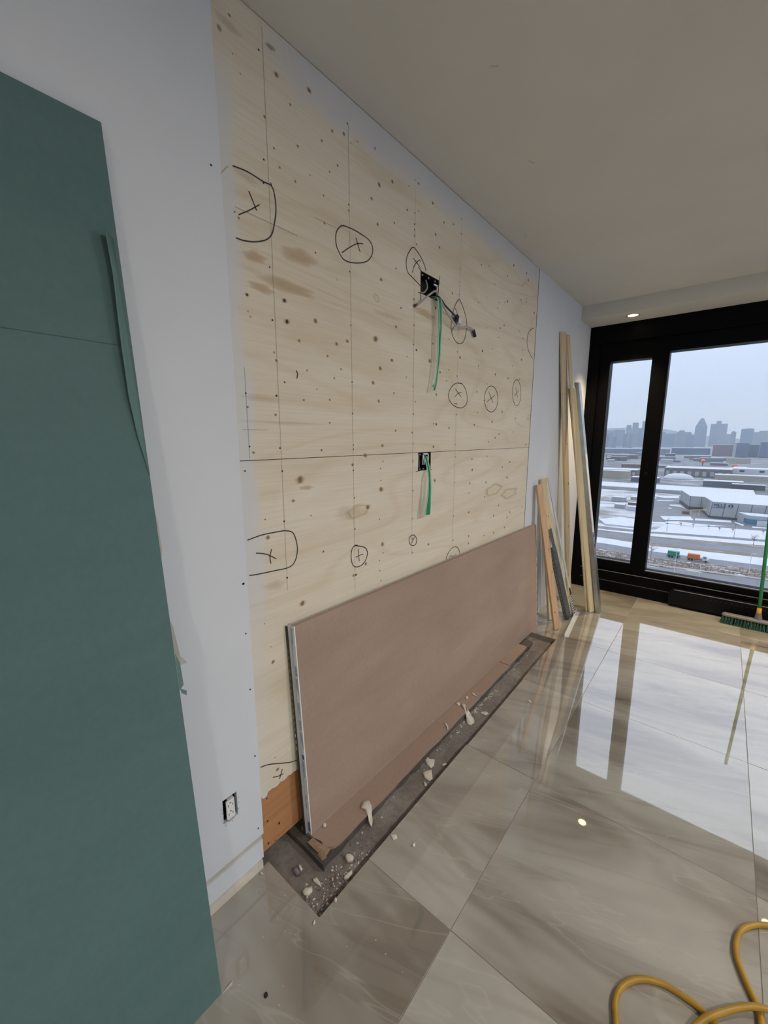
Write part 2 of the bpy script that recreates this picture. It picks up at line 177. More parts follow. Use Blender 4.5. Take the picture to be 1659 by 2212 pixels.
def tube(pts, r, n=10, sm=8):
    P = catmull(pts, sm) if sm else [Vector(p) for p in pts]
    V, F = [], []
    up = Vector((0, 0, 1))
    prev = None
    for i, p in enumerate(P):
        d = (P[min(i+1, len(P)-1)] - P[max(i-1, 0)]).normalized()
        if prev is None:
            u = d.cross(up)
            if u.length < 1e-3: u = d.cross(Vector((1, 0, 0)))
            u.normalize()
        else:
            u = (prev - d * prev.dot(d)).normalized()
        prev = u
        v = d.cross(u)
        rr = r(i / (len(P)-1)) if callable(r) else r
        for k in range(n):
            a = 2 * math.pi * k / n
            V.append(p + u * (rr * math.cos(a)) + v * (rr * math.sin(a)))
    m = len(P)
    for i in range(m - 1):
        for k in range(n):
            F.append((i*n+k, i*n+(k+1) % n, (i+1)*n+(k+1) % n, (i+1)*n+k))
    F.append(tuple(range(n-1, -1, -1))); F.append(tuple(range((m-1)*n, m*n)))
    return V, F

def prism(poly, z0, z1):
    n = len(poly)
    V = [(x, y, z0) for x, y in poly] + [(x, y, z1) for x, y in poly]
    F = [tuple(range(n-1, -1, -1)), tuple(range(n, 2*n))]
    F += [(i, (i+1) % n, n + (i+1) % n, n + i) for i in range(n)]
    return V, F

def cyl(c, r0, r1, z0, z1, n=24, axis='z'):
    V = []
    for z, r in ((z0, r0), (z1, r1)):
        for k in range(n):
            a = 2 * math.pi * k / n
            V.append((c[0] + r * math.cos(a), c[1] + r * math.sin(a), z))
    F = [tuple(range(n-1, -1, -1)), tuple(range(n, 2*n))]
    F += [(i, (i+1) % n, n + (i+1) % n, n + i) for i in range(n)]
    return V, F

def sheet_yz(x0, x1, ys, zs, holes=(), jitter_bottom=0.0):
    """board in the y-z plane between x0 (back) and x1 (front), with rectangular holes"""
    def add(seq, vals):
        s = sorted(set([round(v, 5) for v in list(seq) + vals]))
        return s
    for h in holes:
        ys = add(ys, [h[0], h[1]]); zs = add(zs, [h[2], h[3]])
    ny, nz = len(ys), len(zs)
    V = []
    for x in (x1, x0):
        for j, z in enumerate(zs):
            for i, y in enumerate(ys):
                V.append((x, y, z))
    off = ny * nz
    if jitter_bottom:
        rnd = random.Random(3)
        for i in range(ny):
            d = rnd.uniform(-1, 1) * jitter_bottom
            for o in (0, off):
                v = V[o + i]; V[o + i] = (v[0], v[1], v[2] + d)
    solid = {}
    for j in range(nz-1):
        for i in range(ny-1):
            cy, cz = (ys[i]+ys[i+1])/2, (zs[j]+zs[j+1])/2
            solid[i, j] = not any(h[0] < cy < h[1] and h[2] < cz < h[3] for h in holes)
    F = []
    for (i, j), s in solid.items():
        if not s: continue
        a, b, c, d = j*ny+i, j*ny+i+1, (j+1)*ny+i+1, (j+1)*ny+i
        F.append((a, b, c, d)); F.append((off+d, off+c, off+b, off+a))
        for (ni, nj, p, q) in ((i, j-1, a, b), (i+1, j, b, c), (i, j+1, c, d), (i-1, j, d, a)):
            if not solid.get((ni, nj), False):
                F.append((q, p, off+p, off+q))
    used = sorted({k for f in F for k in f}); mp = {k: n for n, k in enumerate(used)}
    return [V[k] for k in used], [tuple(mp[k] for k in f) for f in F]

def ribbon_yz(pts, width, x, smooth=True):
    """flat pen or pencil stroke lying on the wall plane at x"""
    P = [Vector((x, p[0], p[1])) for p in pts]
    if smooth and len(P) > 2: P = catmull(P, 5)
    V, F = [], []
    for i, p in enumerate(P):
        d = (P[min(i+1, len(P)-1)] - P[max(i-1, 0)]).normalized()
        n = Vector((0, -d.z, d.y)) * (width / 2)
        V += [p - n, p + n]
    F = [(2*i, 2*i+2, 2*i+3, 2*i+1) for i in range(len(P)-1)]
    return V, F

def disc_yz(y, z, r, x, n=10):
    V = [(x, y + r*math.cos(2*math.pi*k/n), z + r*math.sin(2*math.pi*k/n)) for k in range(n)]
    return V, [tuple(range(n))]

def text_mesh(s, size):
    cu = bpy.data.curves.new('lettering', 'FONT'); cu.body = s; cu.size = size
    cu.resolution_u = 2
    ob = bpy.data.objects.new('lettering', cu); COL.objects.link(ob)
    dg = bpy.context.evaluated_depsgraph_get()
    me = bpy.data.meshes.new_from_object(ob.evaluated_get(dg))
    V = [v.co.copy() for v in me.vertices]; F = [tuple(p.vertices) for p in me.polygons]
    bpy.data.objects.remove(ob); bpy.data.curves.remove(cu); bpy.data.meshes.remove(me)
    return V, F

# ------------------------------------------------------------------ materials
def new_mat(name):
    m = bpy.data.materials.new(name); m.use_nodes = True
    nt = m.node_tree
    return m, nt, nt.nodes['Principled BSDF']

def nd(nt, t, **kw):
    n = nt.nodes.new(t)
    for k, v in kw.items():
        if k in n.inputs: n.inputs[k].default_value = v
        else: setattr(n, k, v)
    return n

def ramp(nt, fac, stops):
    r = nt.nodes.new('ShaderNodeValToRGB')
    e = r.color_ramp.elements
    e[0].position, e[0].color = stops[0][0], (*stops[0][1], 1)
    e[1].position, e[1].color = stops[-1][0], (*stops[-1][1], 1)
    for p, c in stops[1:-1]:
        x = e.new(p); x.color = (*c, 1)
    nt.links.new(fac, r.inputs[0])
    return r.outputs[0]

def pos_scaled(nt, scale, rot=(0,0,0), src='Position', loc=(0,0,0)):
    if src == 'Position':
        g = nt.nodes.new('ShaderNodeNewGeometry').outputs['Position']
    else:
        g = nt.nodes.new('ShaderNodeTexCoord').outputs[src]
    mp = nt.nodes.new('ShaderNodeMapping')
    mp.inputs['Scale'].default_value = scale; mp.inputs['Rotation'].default_value = rot
    mp.inputs['Location'].default_value = loc
    nt.links.new(g, mp.inputs[0])
    return mp.outputs[0]

def noise(nt, vec, scale=1.0, detail=3.0, rough=0.5, dist=0.0):
    n = nd(nt, 'ShaderNodeTexNoise', Scale=scale, Detail=detail, Roughness=rough, Distortion=dist)
    nt.links.new(vec, n.inputs['Vector'])
    return n.outputs['Fac']

def mixc(nt, fac, a, b, mode='MIX'):
    m = nt.nodes.new('ShaderNodeMix'); m.data_type = 'RGBA'; m.blend_type = mode
    for i, v in ((0, fac), (6, a), (7, b)):
        if hasattr(v, 'links'): nt.links.new(v, m.inputs[i])
        elif i == 0: m.inputs[0].default_value = v
        else: m.inputs[i].default_value = (*v, 1)
    return m.outputs[2]

def math_n(nt, op, a, b=None, clamp=False):
    m = nt.nodes.new('ShaderNodeMath'); m.operation = op; m.use_clamp = clamp
    for i, v in ((0, a), (1, b)):
        if v is None: continue
        if hasattr(v, 'links'): nt.links.new(v, m.inputs[i])
        else: m.inputs[i].default_value = v
    return m.outputs[0]

def bump(nt, b, h, strength=0.2, dist=0.002):
    n = nd(nt, 'ShaderNodeBump', Strength=strength, Distance=dist)
    nt.links.new(h, n.inputs['Height']); nt.links.new(n.outputs[0], b.inputs['Normal'])

def flat(name, col, rough=0.6, metal=0.0, var=0.08, scale=8.0, spec=0.5, bumpy=0.0):
    m, nt, b = new_mat(name)
    v = pos_scaled(nt, (1, 1, 1))
    f = noise(nt, v, scale, 2.0)
    c0 = tuple(c * (1 - var) for c in col); c1 = tuple(min(1, c * (1 + var)) for c in col)
    nt.links.new(ramp(nt, f, [(0.3, c0), (0.7, c1)]), b.inputs['Base Color'])
    b.inputs['Roughness'].default_value = rough
    b.inputs['Metallic'].default_value = metal
    b.inputs['Specular IOR Level'].default_value = spec
    if bumpy: bump(nt, b, noise(nt, v, scale * 12, 3.0), bumpy, 0.001)
    return m

M = {}
M['paint'] = flat('white_wall_paint', (0.67, 0.705, 0.765), 0.75, var=0.02, scale=3, spec=0.3, bumpy=0.08)
M['ceiling'] = flat('ceiling_paint', (0.63, 0.62, 0.58), 0.85, var=0.025, scale=2.0, spec=0.2, bumpy=0.1)
M['groove'] = flat('grey_groove', (0.50, 0.48, 0.45), 0.8)
M['shim'] = flat('pale_wood_shim', (0.62, 0.57, 0.50), 0.7, var=0.12, scale=20)
M['dark_cavity'] = flat('dark_cavity', (0.03, 0.028, 0.026), 0.9)
M['black_plastic'] = flat('black_plastic', (0.02, 0.02, 0.022), 0.5)
M['white_plastic'] = flat('white_plastic', (0.75, 0.76, 0.77), 0.4)
M['frame'] = flat('black_aluminium', (0.0022, 0.0022, 0.003), 0.45, var=0.2, scale=2, spec=0.07)
M['heater'] = flat('black_metal_cover', (0.005, 0.005, 0.006), 0.4, var=0.1, spec=0.12)
M['bead_glint'] = flat('grey_bead_and_glint', (0.30, 0.30, 0.31), 0.35, metal=0.6)  # glazing beads, and pale strips that imitate sky glints
M['green_board'] = None
M['ink'] = flat('marker_ink', (0.022, 0.02, 0.02), 0.6)
M['pencil'] = flat('pencil_line', (0.40, 0.33, 0.24), 0.8)
M['seam'] = flat('joint_gap', (0.09, 0.08, 0.07), 0.9)
M['screw'] = flat('black_screw_hole', (0.02, 0.017, 0.015), 0.6)
M['steel'] = flat('galvanised_steel', (0.50, 0.54, 0.56), 0.28, metal=0.9, var=0.12, scale=14)
M['steel_dark'] = flat('dark_perforated_steel', (0.16, 0.18, 0.20), 0.42, metal=0.7, var=0.15, scale=30)
M['steel_pale'] = flat('pale_steel_angle', (0.62, 0.65, 0.66), 0.4, metal=0.35, var=0.05)
M['cable_grey'] = flat('grey_cable', (0.42, 0.42, 0.41), 0.5)
M['cable_black'] = flat('black_cable', (0.015, 0.015, 0.015), 0.45)
M['strap'] = flat('green_strap', (0.012, 0.20, 0.085), 0.4, var=0.25, scale=30)
M['strap_edge'] = flat('pale_green_strap_edge', (0.30, 0.62, 0.45), 0.45)
M['hose'] = flat('yellow_hose_rubber', (0.36, 0.20, 0.014), 0.45, var=0.12, scale=20)
M['bristle'] = flat('dark_green_bristles', (0.02, 0.10, 0.06), 0.7, var=0.3, scale=60)
M['broom_block'] = flat('grey_broom_block', (0.13, 0.12, 0.125), 0.5)
M['broom_green'] = flat('green_handle', (0.012, 0.17, 0.05), 0.35)
M['collar'] = flat('yellow_collar', (0.75, 0.36, 0.02), 0.4)
M['plaster'] = flat('plaster_chip', (0.68, 0.63, 0.56), 0.9, var=0.12, scale=60, bumpy=0.3)
M['grey_stone'] = flat('grey_rubble', (0.20, 0.185, 0.19), 0.95, var=0.3, scale=60)
M['tape'] = flat('white_edge_tape', (0.82, 0.85, 0.90), 0.45, var=0.03)
M['tape_black'] = flat('black_edge_tape', (0.02, 0.022, 0.02), 0.5)
M['gypsum'] = flat('grey_gypsum', (0.45, 0.44, 0.43), 0.9)
M['print_blue'] = flat('blue_print', (0.03, 0.06, 0.19), 0.6)
M['print_pale'] = flat('pale_blue_print', (0.16, 0.24, 0.40), 0.6)
M['print_green'] = flat('green_print', (0.10, 0.24, 0.08), 0.6)
M['yellow_print'] = flat('yellow_print', (0.45, 0.42, 0.10), 0.6)
M['rust'] = flat('rusty_red', (0.20, 0.10, 0.085), 0.8)

def wood(name, c0, c1, axis_scale, rough=0.6):
    m, nt, b = new_mat(name)
    v = pos_scaled(nt, axis_scale)
    f = noise(nt, v, 1.0, 5.0, 0.6, 0.4)
    f2 = noise(nt, pos_scaled(nt, (2, 2, 2)), 1.0, 2.0)
    c = mixc(nt, math_n(nt, 'MULTIPLY', f2, 0.25), ramp(nt, f, [(0.25, c0), (0.75, c1)]), tuple(x * 0.8 for x in c0))
    nt.links.new(c, b.inputs['Base Color'])
    b.inputs['Roughness'].default_value = rough
    bump(nt, b, f, 0.15, 0.001)
    return m
M['pine'] = wood('pale_pine', (0.55, 0.43, 0.27), (0.70, 0.59, 0.41), (40, 40, 2.0))
M['pine_pink'] = wood('pinkish_spruce', (0.52, 0.32, 0.18), (0.68, 0.46, 0.29), (40, 40, 2.0))
M['pine_pale'] = wood('cream_lath', (0.52, 0.43, 0.26), (0.66, 0.58, 0.40), (40, 40, 2.0))
M['moulding'] = wood('cream_moulding', (0.58, 0.47, 0.27), (0.70, 0.61, 0.41), (30, 30, 1.5), 0.5)

# --- plywood face
def make_ply(name, tint=1.0):
    m, nt, b = new_mat(name)
    L = nt.links.new
    big = noise(nt, pos_scaled(nt, (1, 0.9, 7.0)), 1.0, 4.0, 0.55, 0.8)
    fine = noise(nt, pos_scaled(nt, (1, 3.0, 150.0)), 1.0, 3.0, 0.6)
    cath = noise(nt, pos_scaled(nt, (1, 0.55, 2.6)), 1.0, 1.0, 0.4, 0.5)
    rings = math_n(nt, 'PINGPONG', math_n(nt, 'MULTIPLY', cath, 9.0), 0.5)
    c = ramp(nt, big, [(0.28, (0.675, 0.595, 0.47)), (0.48, (0.725, 0.655, 0.54)), (0.72, (0.765, 0.705, 0.60))])
    c = mixc(nt, 1.0, c, ramp(nt, fine, [(0.2, (0.90, 0.885, 0.86)), (0.6, (1, 1, 1))]), 'MULTIPLY')
    c = mixc(nt, 1.0, c, ramp(nt, rings, [(0.0, (0.945, 0.92, 0.88)), (0.16, (1, 1, 1))]), 'MULTIPLY')
    # feathered joint compound along the left edge and under the ceiling
    sep = nd(nt, 'ShaderNodeSeparateXYZ')
    L(nt.nodes.new('ShaderNodeNewGeometry').outputs['Position'], sep.inputs[0])
    wob = noise(nt, pos_scaled(nt, (1, 5, 3)), 1.0, 4.0, 0.6)
    wobv = math_n(nt, 'MULTIPLY', math_n(nt, 'SUBTRACT', wob, 0.5), 0.12)
    def sstep(val, lo, hi):
        r = nd(nt, 'ShaderNodeMapRange', interpolation_type='SMOOTHSTEP')
        r.inputs['From Min'].default_value = lo; r.inputs['From Max'].default_value = hi
        L(val, r.inputs['Value']); return r.outputs['Result']
    yy = math_n(nt, 'ADD', sep.outputs['Y'], wobv)
    zz = math_n(nt, 'ADD', sep.outputs['Z'], wobv)
    left = sstep(yy, 0.765, 0.715)
    leftlim = sstep(sep.outputs['Z'], 2.62, 2.45)           # the compound stops short of the ceiling
    left = math_n(nt, 'MULTIPLY', left, leftlim)
    left = math_n(nt, 'MULTIPLY', left, math_n(nt, 'ADD', math_n(nt, 'MULTIPLY', sstep(sep.outputs['Z'], 0.8, 1.25), 0.7), 0.3))
    top = sstep(zz, 2.575, 2.66)
    toplim = sstep(sep.outputs['Y'], 0.80, 1.00)
    top = math_n(nt, 'MULTIPLY', top, toplim)
    msk = math_n(nt, 'MULTIPLY', math_n(nt, 'MAXIMUM', left, top), 0.88)
    c = mixc(nt, msk, c, (0.64, 0.65, 0.68))
    if tint != 1.0: c = mixc(nt, 1.0, c, (tint, tint, tint), 'MULTIPLY')
    L(c, b.inputs['Base Color'])
    b.inputs['Roughness'].default_value = 0.72
    b.inputs['Specular IOR Level'].default_value = 0.25
    bump(nt, b, fine, 0.1, 0.0006)
    return m
M['ply'] = make_ply('pale_plywood')
M['old_ply'] = wood('orange_old_plywood', (0.40, 0.185, 0.075), (0.54, 0.275, 0.125), (30, 2.0, 40))

# --- vertex tinted knots and stains with soft rims
m, nt, b = new_mat('knot_tint')
at = nd(nt, 'ShaderNodeAttribute', attribute_name='tint')
tr = nd(nt, 'ShaderNodeBsdfTransparent'); mx = nd(nt, 'ShaderNodeMixShader')
nt.links.new(at.outputs['Color'], b.inputs['Base Color']); b.inputs['Roughness'].default_value = 0.75
nt.links.new(at.outputs['Alpha'], mx.inputs[0]); nt.links.new(tr.outputs[0], mx.inputs[1])
nt.links.new(b.outputs[0], mx.inputs[2]); nt.links.new(mx.outputs[0], nt.nodes['Material Output'].inputs[0])
M['knot'] = m

# --- paper faced boards
def paper(name, c0, c1, rough=0.7):
    m, nt, b = new_mat(name)
    f = noise(nt, pos_scaled(nt, (3, 1.4, 5)), 1.0, 4.0, 0.55, 0.3)
    fib = noise(nt, pos_scaled(nt, (60, 60, 60)), 1.0, 3.0, 0.6)
    c = mixc(nt, 1.0, ramp(nt, f, [(0.3, c0), (0.7, c1)]), ramp(nt, fib, [(0.3, (0.95, 0.95, 0.95)), (0.7, (1.03, 1.03, 1.03))]), 'MULTIPLY')
    nt.links.new(c, b.inputs['Base Color']); b.inputs['Roughness'].default_value = rough
    b.inputs['Specular IOR Level'].default_value = 0.3
    return m
M['green_board'] = paper('green_board_paper', (0.088, 0.160, 0.160), (0.104, 0.182, 0.180))
M['green_peel'] = paper('pale_green_paper', (0.115, 0.205, 0.195), (0.135, 0.235, 0.22))
M['brown_paper'] = paper('brown_board_paper', (0.34, 0.245, 0.195), (0.40, 0.295, 0.235))
M['kraft'] = paper('kraft_paper', (0.30, 0.20, 0.135), (0.42, 0.29, 0.205))

# --- polished porcelain tiles
m, nt, b = new_mat('polished_stone_tile')
L = nt.links.new
oi = nd(nt, 'ShaderNodeObjectInfo')
gp = nt.nodes.new('ShaderNodeTexCoord').outputs['Object']
addv = nd(nt, 'ShaderNodeVectorMath', operation='ADD')
cmb = nd(nt, 'ShaderNodeCombineXYZ')
rnd1 = math_n(nt, 'MULTIPLY', oi.outputs['Random'], 37.0)
rnd2 = math_n(nt, 'MULTIPLY', oi.outputs['Random'], 91.0)
L(rnd1, cmb.inputs[0]); L(rnd2, cmb.inputs[1])
L(gp, addv.inputs[0]); L(cmb.outputs[0], addv.inputs[1])
def tvec(scale, ang):
    r = nt.nodes.new('ShaderNodeMapping'); r.inputs['Rotation'].default_value = (0, 0, ang)
    s = nt.nodes.new('ShaderNodeMapping'); s.inputs['Scale'].default_value = scale
    L(addv.outputs[0], r.inputs[0]); L(r.outputs[0], s.inputs[0])
    return s.outputs[0]
A0 = math.radians(-8)
s1 = noise(nt, tvec((0.8, 2.0, 1), A0), 1.25, 3.0, 0.55, 0.7)
s2 = noise(nt, tvec((0.5, 4.0, 1), A0 - 0.25), 1.9, 4.0, 0.68, 1.1)
s3 = noise(nt, tvec((1.0, 1.0, 1), 0), 3.5, 3.0, 0.6, 0.0)
vein = math_n(nt, 'ABSOLUTE', math_n(nt, 'SUBTRACT', noise(nt, tvec((0.5, 2.2, 1), A0 - 0.2), 1.0, 4.0, 0.62, 1.0), 0.5))
c = ramp(nt, s1, [(0.37, (0.22, 0.19, 0.16)), (0.47, (0.325, 0.30, 0.265)), (0.59, (0.41, 0.395, 0.355))])
c = mixc(nt, 1.0, c, ramp(nt, s2, [(0.36, (0.87, 0.85, 0.83)), (0.46, (1, 1, 1)), (0.70, (1.05, 1.05, 1.05))]), 'MULTIPLY')
c = mixc(nt, 1.0, c, ramp(nt, s3, [(0.3, (0.94, 0.94, 0.94)), (0.7, (1.05, 1.05, 1.05))]), 'MULTIPLY')
c = mixc(nt, ramp(nt, vein, [(0.0, (0.22, 0.22, 0.22)), (0.007, (0, 0, 0))]), c, (0.56, 0.53, 0.48))
L(c, b.inputs['Base Color'])
smear = noise(nt, tvec((1.2, 2.0, 1), 0.6), 2.5, 2.0, 0.6, 0.0)
L(ramp(nt, smear, [(0.35, (0.012, 0.012, 0.012)), (0.8, (0.04, 0.04, 0.04))]), b.inputs['Roughness'])
wav = noise(nt, tvec((1, 1, 1), 0), 7.0, 1.0)
bump(nt, b, wav, 0.03, 0.002)
b.inputs['Specular IOR Level'].default_value = 0.0
gls = nd(nt, 'ShaderNodeBsdfGlossy'); lw = nd(nt, 'ShaderNodeLayerWeight'); lw.inputs['Blend'].default_value = 0.5
msh = nd(nt, 'ShaderNodeMixShader')
fac = math_n(nt, 'ADD', math_n(nt, 'MULTIPLY', math_n(nt, 'POWER', lw.outputs['Facing'], 1.5), 0.80), 0.03, True)
L(fac, msh.inputs[0]); L(b.outputs[0], msh.inputs[1]); L(gls.outputs[0], msh.inputs[2])
L(msh.outputs[0], nt.nodes['Material Output'].inputs[0])
for lk in list(b.inputs['Roughness'].links): L(lk.from_socket, gls.inputs['Roughness'])
for lk in list(b.inputs['Normal'].links): L(lk.from_socket, gls.inputs['Normal'])
M['tile'] = m

M['grout'] = flat('grout_bed', (0.26, 0.235, 0.20), 0.9, var=0.2, scale=12)
m, nt, b = new_mat('rough_concrete')
f = noise(nt, pos_scaled(nt, (4, 3, 4)), 1.5, 8.0, 0.65, 0.3)
g2 = noise(nt, pos_scaled(nt, (60, 60, 60)), 1.0, 4.0, 0.6)
c = ramp(nt, f, [(0.3, (0.15, 0.132, 0.12)), (0.5, (0.225, 0.20, 0.185)), (0.7, (0.31, 0.285, 0.265))])
c = mixc(nt, 1.0, c, ramp(nt, g2, [(0.3, (0.8, 0.8, 0.8)), (0.7, (1.1, 1.1, 1.1))]), 'MULTIPLY')
nt.links.new(c, b.inputs['Base Color']); b.inputs['Roughness'].default_value = 0.9
bump(nt, b, g2, 0.6, 0.003)
M['concrete'] = m
m2 = m.copy(); m2.name = 'dark_screed'; M['screed'] = m2
for n_ in m2.node_tree.nodes:
    if n_.type == 'VALTORGB' and len(n_.color_ramp.elements) == 3:
        for e_, c_ in zip(n_.color_ramp.elements, ((0.06, 0.052, 0.046), (0.10, 0.085, 0.078), (0.17, 0.15, 0.13))):
            e_.color = (*c_, 1)

# --- glass: clear pane with a faint mirror
m, nt, b = new_mat('window_glass')
nt.nodes.remove(b)
tr = nd(nt, 'ShaderNodeBsdfTransparent'); tr.inputs['Color'].default_value = (0.97, 0.985, 0.98, 1)
gl = nd(nt, 'ShaderNodeBsdfGlossy', Roughness=0.0); fr = nd(nt, 'ShaderNodeFresnel', IOR=1.45)
mx = nd(nt, 'ShaderNodeMixShader')
nt.links.new(fr.outputs[0], mx.inputs[0]); nt.links.new(tr.outputs[0], mx.inputs[1]); nt.links.new(gl.outputs[0], mx.inputs[2])
nt.links.new(mx.outputs[0], nt.nodes['Material Output'].inputs[0])
M['glass'] = m

m, nt, b = new_mat('warm_lamp_lens')
b.inputs['Base Color'].default_value = (0.9, 0.85, 0.7, 1)
b.inputs['Emission Color'].default_value = (1.0, 0.80, 0.42, 1)
b.inputs['Emission Strength'].default_value = 9.0
M['lamp'] = m
M['trim_metal'] = flat('beige_trim_ring', (0.42, 0.36, 0.27), 0.4)

# --- outdoors
m, nt, b = new_mat('patchy_snow')
f = noise(nt, pos_scaled(nt, (0.02, 0.05, 0.05)), 1.0, 8.0, 0.7, 0.6)
c = ramp(nt, f, [(0.40, (0.16, 0.155, 0.15)), (0.50, (0.31, 0.32, 0.345)), (0.60, (0.42, 0.435, 0.475))])
nt.links.new(c, b.inputs['Base Color']); b.inputs['Roughness'].default_value = 0.9
M['snow_ground'] = m
m, nt, b = new_mat('city_ground')
f = noise(nt, pos_scaled(nt, (0.012, 0.05, 0.05)), 1.0, 9.0, 0.78, 0.6)
c = ramp(nt, f, [(0.40, (0.075, 0.08, 0.095)), (0.55, (0.15, 0.155, 0.17)), (0.61, (0.40, 0.42, 0.46))])
nt.links.new(c, b.inputs['Base Color']); b.inputs['Roughness'].default_value = 0.9
M['city_ground'] = m
M['snow'] = flat('clean_snow', (0.42, 0.435, 0.475), 0.9, var=0.06, scale=0.3)
M['asphalt'] = flat('wet_asphalt', (0.115, 0.12, 0.14), 0.6, var=0.12, scale=0.15)
m, nt, b = new_mat('brown_grass_and_snow')
f = noise(nt, pos_scaled(nt, (0.10, 0.5, 0.5), (0, 0, 0.3)), 1.0, 8.0, 0.7, 1.0)
c = ramp(nt, f, [(0.42, (0.09, 0.075, 0.065)), (0.54, (0.15, 0.125, 0.11)), (0.60, (0.46, 0.46, 0.48))])
nt.links.new(c, b.inputs['Base Color']); b.inputs['Roughness'].default_value = 0.9
M['brush_ground'] = m
m, nt, b = new_mat('dirty_verge')
f = noise(nt, pos_scaled(nt, (0.04, 0.6, 0.5)), 1.0, 6.0, 0.7, 0.5)
c = ramp(nt, f, [(0.36, (0.10, 0.088, 0.075)), (0.56, (0.16, 0.14, 0.125)), (0.66, (0.42, 0.42, 0.43))])
nt.links.new(c, b.inputs['Base Color']); b.inputs['Roughness'].default_value = 0.9
M['verge'] = m
M['clad'] = flat('pale_grey_cladding', (0.29, 0.31, 0.33), 0.6, var=0.03, scale=0.3)
M['clad_dark'] = flat('dark_grey_plinth', (0.08, 0.08, 0.095), 0.7)
M['blueglass'] = flat('blue_glazing', (0.06, 0.16, 0.24), 0.2)
M['beige_wall'] = flat('beige_render', (0.28, 0.27, 0.235), 0.8)
M['brick'] = flat('grey_brick', (0.13, 0.125, 0.135), 0.8, var=0.2, scale=0.2)
M['redbrick'] = flat('red_brick', (0.15, 0.10, 0.10), 0.8, var=0.2, scale=0.2)
M['tower'] = flat('blue_grey_facade', (0.075, 0.10, 0.15), 0.5, var=0.12, scale=0.03)
M['tower2'] = flat('grey_facade', (0.11, 0.125, 0.155), 0.6, var=0.12, scale=0.03)
M['orange'] = flat('orange_paint', (0.62, 0.12, 0.05), 0.5)
M['orange_box'] = flat('orange_container', (0.45, 0.12, 0.045), 0.5)
M['green_box'] = flat('green_container', (0.03, 0.20, 0.12), 0.5)
M['twig'] = flat('bare_twigs', (0.16, 0.12, 0.10), 0.9)
M['pole'] = flat('grey_pole', (0.55, 0.56, 0.58), 0.5)
M['yellow_paint'] = flat('yellow_railing', (0.62, 0.48, 0.12), 0.5)
M['hill'] = flat('wooded_hill', (0.10, 0.10, 0.11), 0.9, var=0.2, scale=0.01)

# ================================================================== THE ROOM
RX, YB, YW, H = 4.6, -3.0, 4.56, 2.73     # right side, back wall, window face, ceiling

# ---- floor: rough slab, mortar bed, loose-laid grid of polished tiles with a trench cut along the wall
TX0, TX1, TY0, TY1, TZ = -0.07, 0.288, 0.701, 3.155, -0.04
floor = build('floor', *join(box(-0.2, RX, YB, 4.9, -0.30, TZ)), M['concrete'], kind='structure', origin=(0, 0, -0.3))
bed = join(box(0.0, RX, YB, TY0, TZ, -0.0014), box(0.0, RX, TY1, 4.9, TZ, -0.0014), box(TX1 + 0.004, RX, TY0, TY1, TZ, -0.0014))
build('mortar_bed', *bed, M['grout'], floor)
GX, GY, SX, SY, GAP = 0.640, 0.946, 0.7625, 0.760, 0.0009
rt = random.Random(5)

def tile(poly, cx, cy, mesh=None):
    if mesh is None:
        V, F = prism([(x - cx, y - cy) for x, y in poly], -0.0095, 0.0)
        me = bpy.data.meshes.new('tile'); me.from_pydata(V, [], F)
        bm = bmesh.new(); bm.from_mesh(me); bmesh.ops.recalc_face_normals(bm, faces=bm.faces)
        top = [e for e in bm.edges if all(abs(v.co.z) < 1e-6 for v in e.verts)]
        bmesh.ops.bevel(bm, geom=top, offset=0.0007, segments=1, affect='EDGES')
        bm.to_mesh(me); bm.free(); me.materials.append(M['tile'])
        mesh = me
    o = bpy.data.objects.new('tile', mesh); COL.objects.link(o); o.parent = floor
    o.location = Vector((cx, cy, 0)) - ORG[floor.name]
    o.rotation_euler = (rt.uniform(-1, 1) * 0.0011, rt.uniform(-1, 1) * 0.0011, 0)
    return mesh

full = None
for i in range(-1, 3):
    for j in range(-2, 5):
        x0, x1 = GX + i * SX + GAP, GX + (i + 1) * SX - GAP
        y0, y1 = GY + j * SY + GAP, GY + (j + 1) * SY - GAP
        y1 = min(y1, YW + 0.02); x0 = max(x0, 0.004)
        if y1 - y0 < 0.05: continue
        cx, cy = (x0 + x1) / 2, (y0 + y1) / 2
        if i == -1:
            cut = TX1 + (0.0, 0.0, -0.001, 0.004, 0.0, -0.004, 0.0)[j + 2]
            if j == -1: poly = [(x0, y0), (x1, y0), (x1, y1), (cut, y1), (cut, TY0), (x0, TY0)]
            elif j in (0, 1): poly = [(cut, y0), (x1, y0), (x1, y1), (cut, y1)]
            elif j == 2: poly = [(cut, y0), (x1, y0), (x1, y1), (x0, y1), (x0, TY1), (cut, TY1)]
            else: poly = [(x0, y0), (x1, y0), (x1, y1), (x0, y1)]
            tile(poly, cx, cy)
        elif y1 < YW - 0.1:
            full = tile([(x0, y0), (x1, y0), (x1, y1), (x0, y1)], cx, cy, full)
        else:
            tile([(x0, y0), (x1, y0), (x1, y1), (x0, y1)], cx, cy)
rest = join(box(GX + 3 * SX, RX, YB, YW + 0.02, -0.0095, 0), box(0.0, GX + 3 * SX, YB, GY - 2 * SY, -0.0095, 0))
build('tiled_area', *rest, M['tile'], floor)

# screed ledge left standing in the trench, with a broken front edge
rl = random.Random(11)
def ragged(x, y0, y1, n, amp):
    return [(x + rl.uniform(-amp, amp), y0 + (y1 - y0) * k / n) for k in range(n + 1)]
ledge = [(-0.066, 0.832)] + [(0.05, 0.832), (0.168, 0.828)] + ragged(0.158, 0.85, 3.02, 60, 0.005) + [(0.10, 3.05), (-0.066, 3.06)]
build('screed_ledge', *prism(ledge, TZ, -0.013), M['screed'], floor)

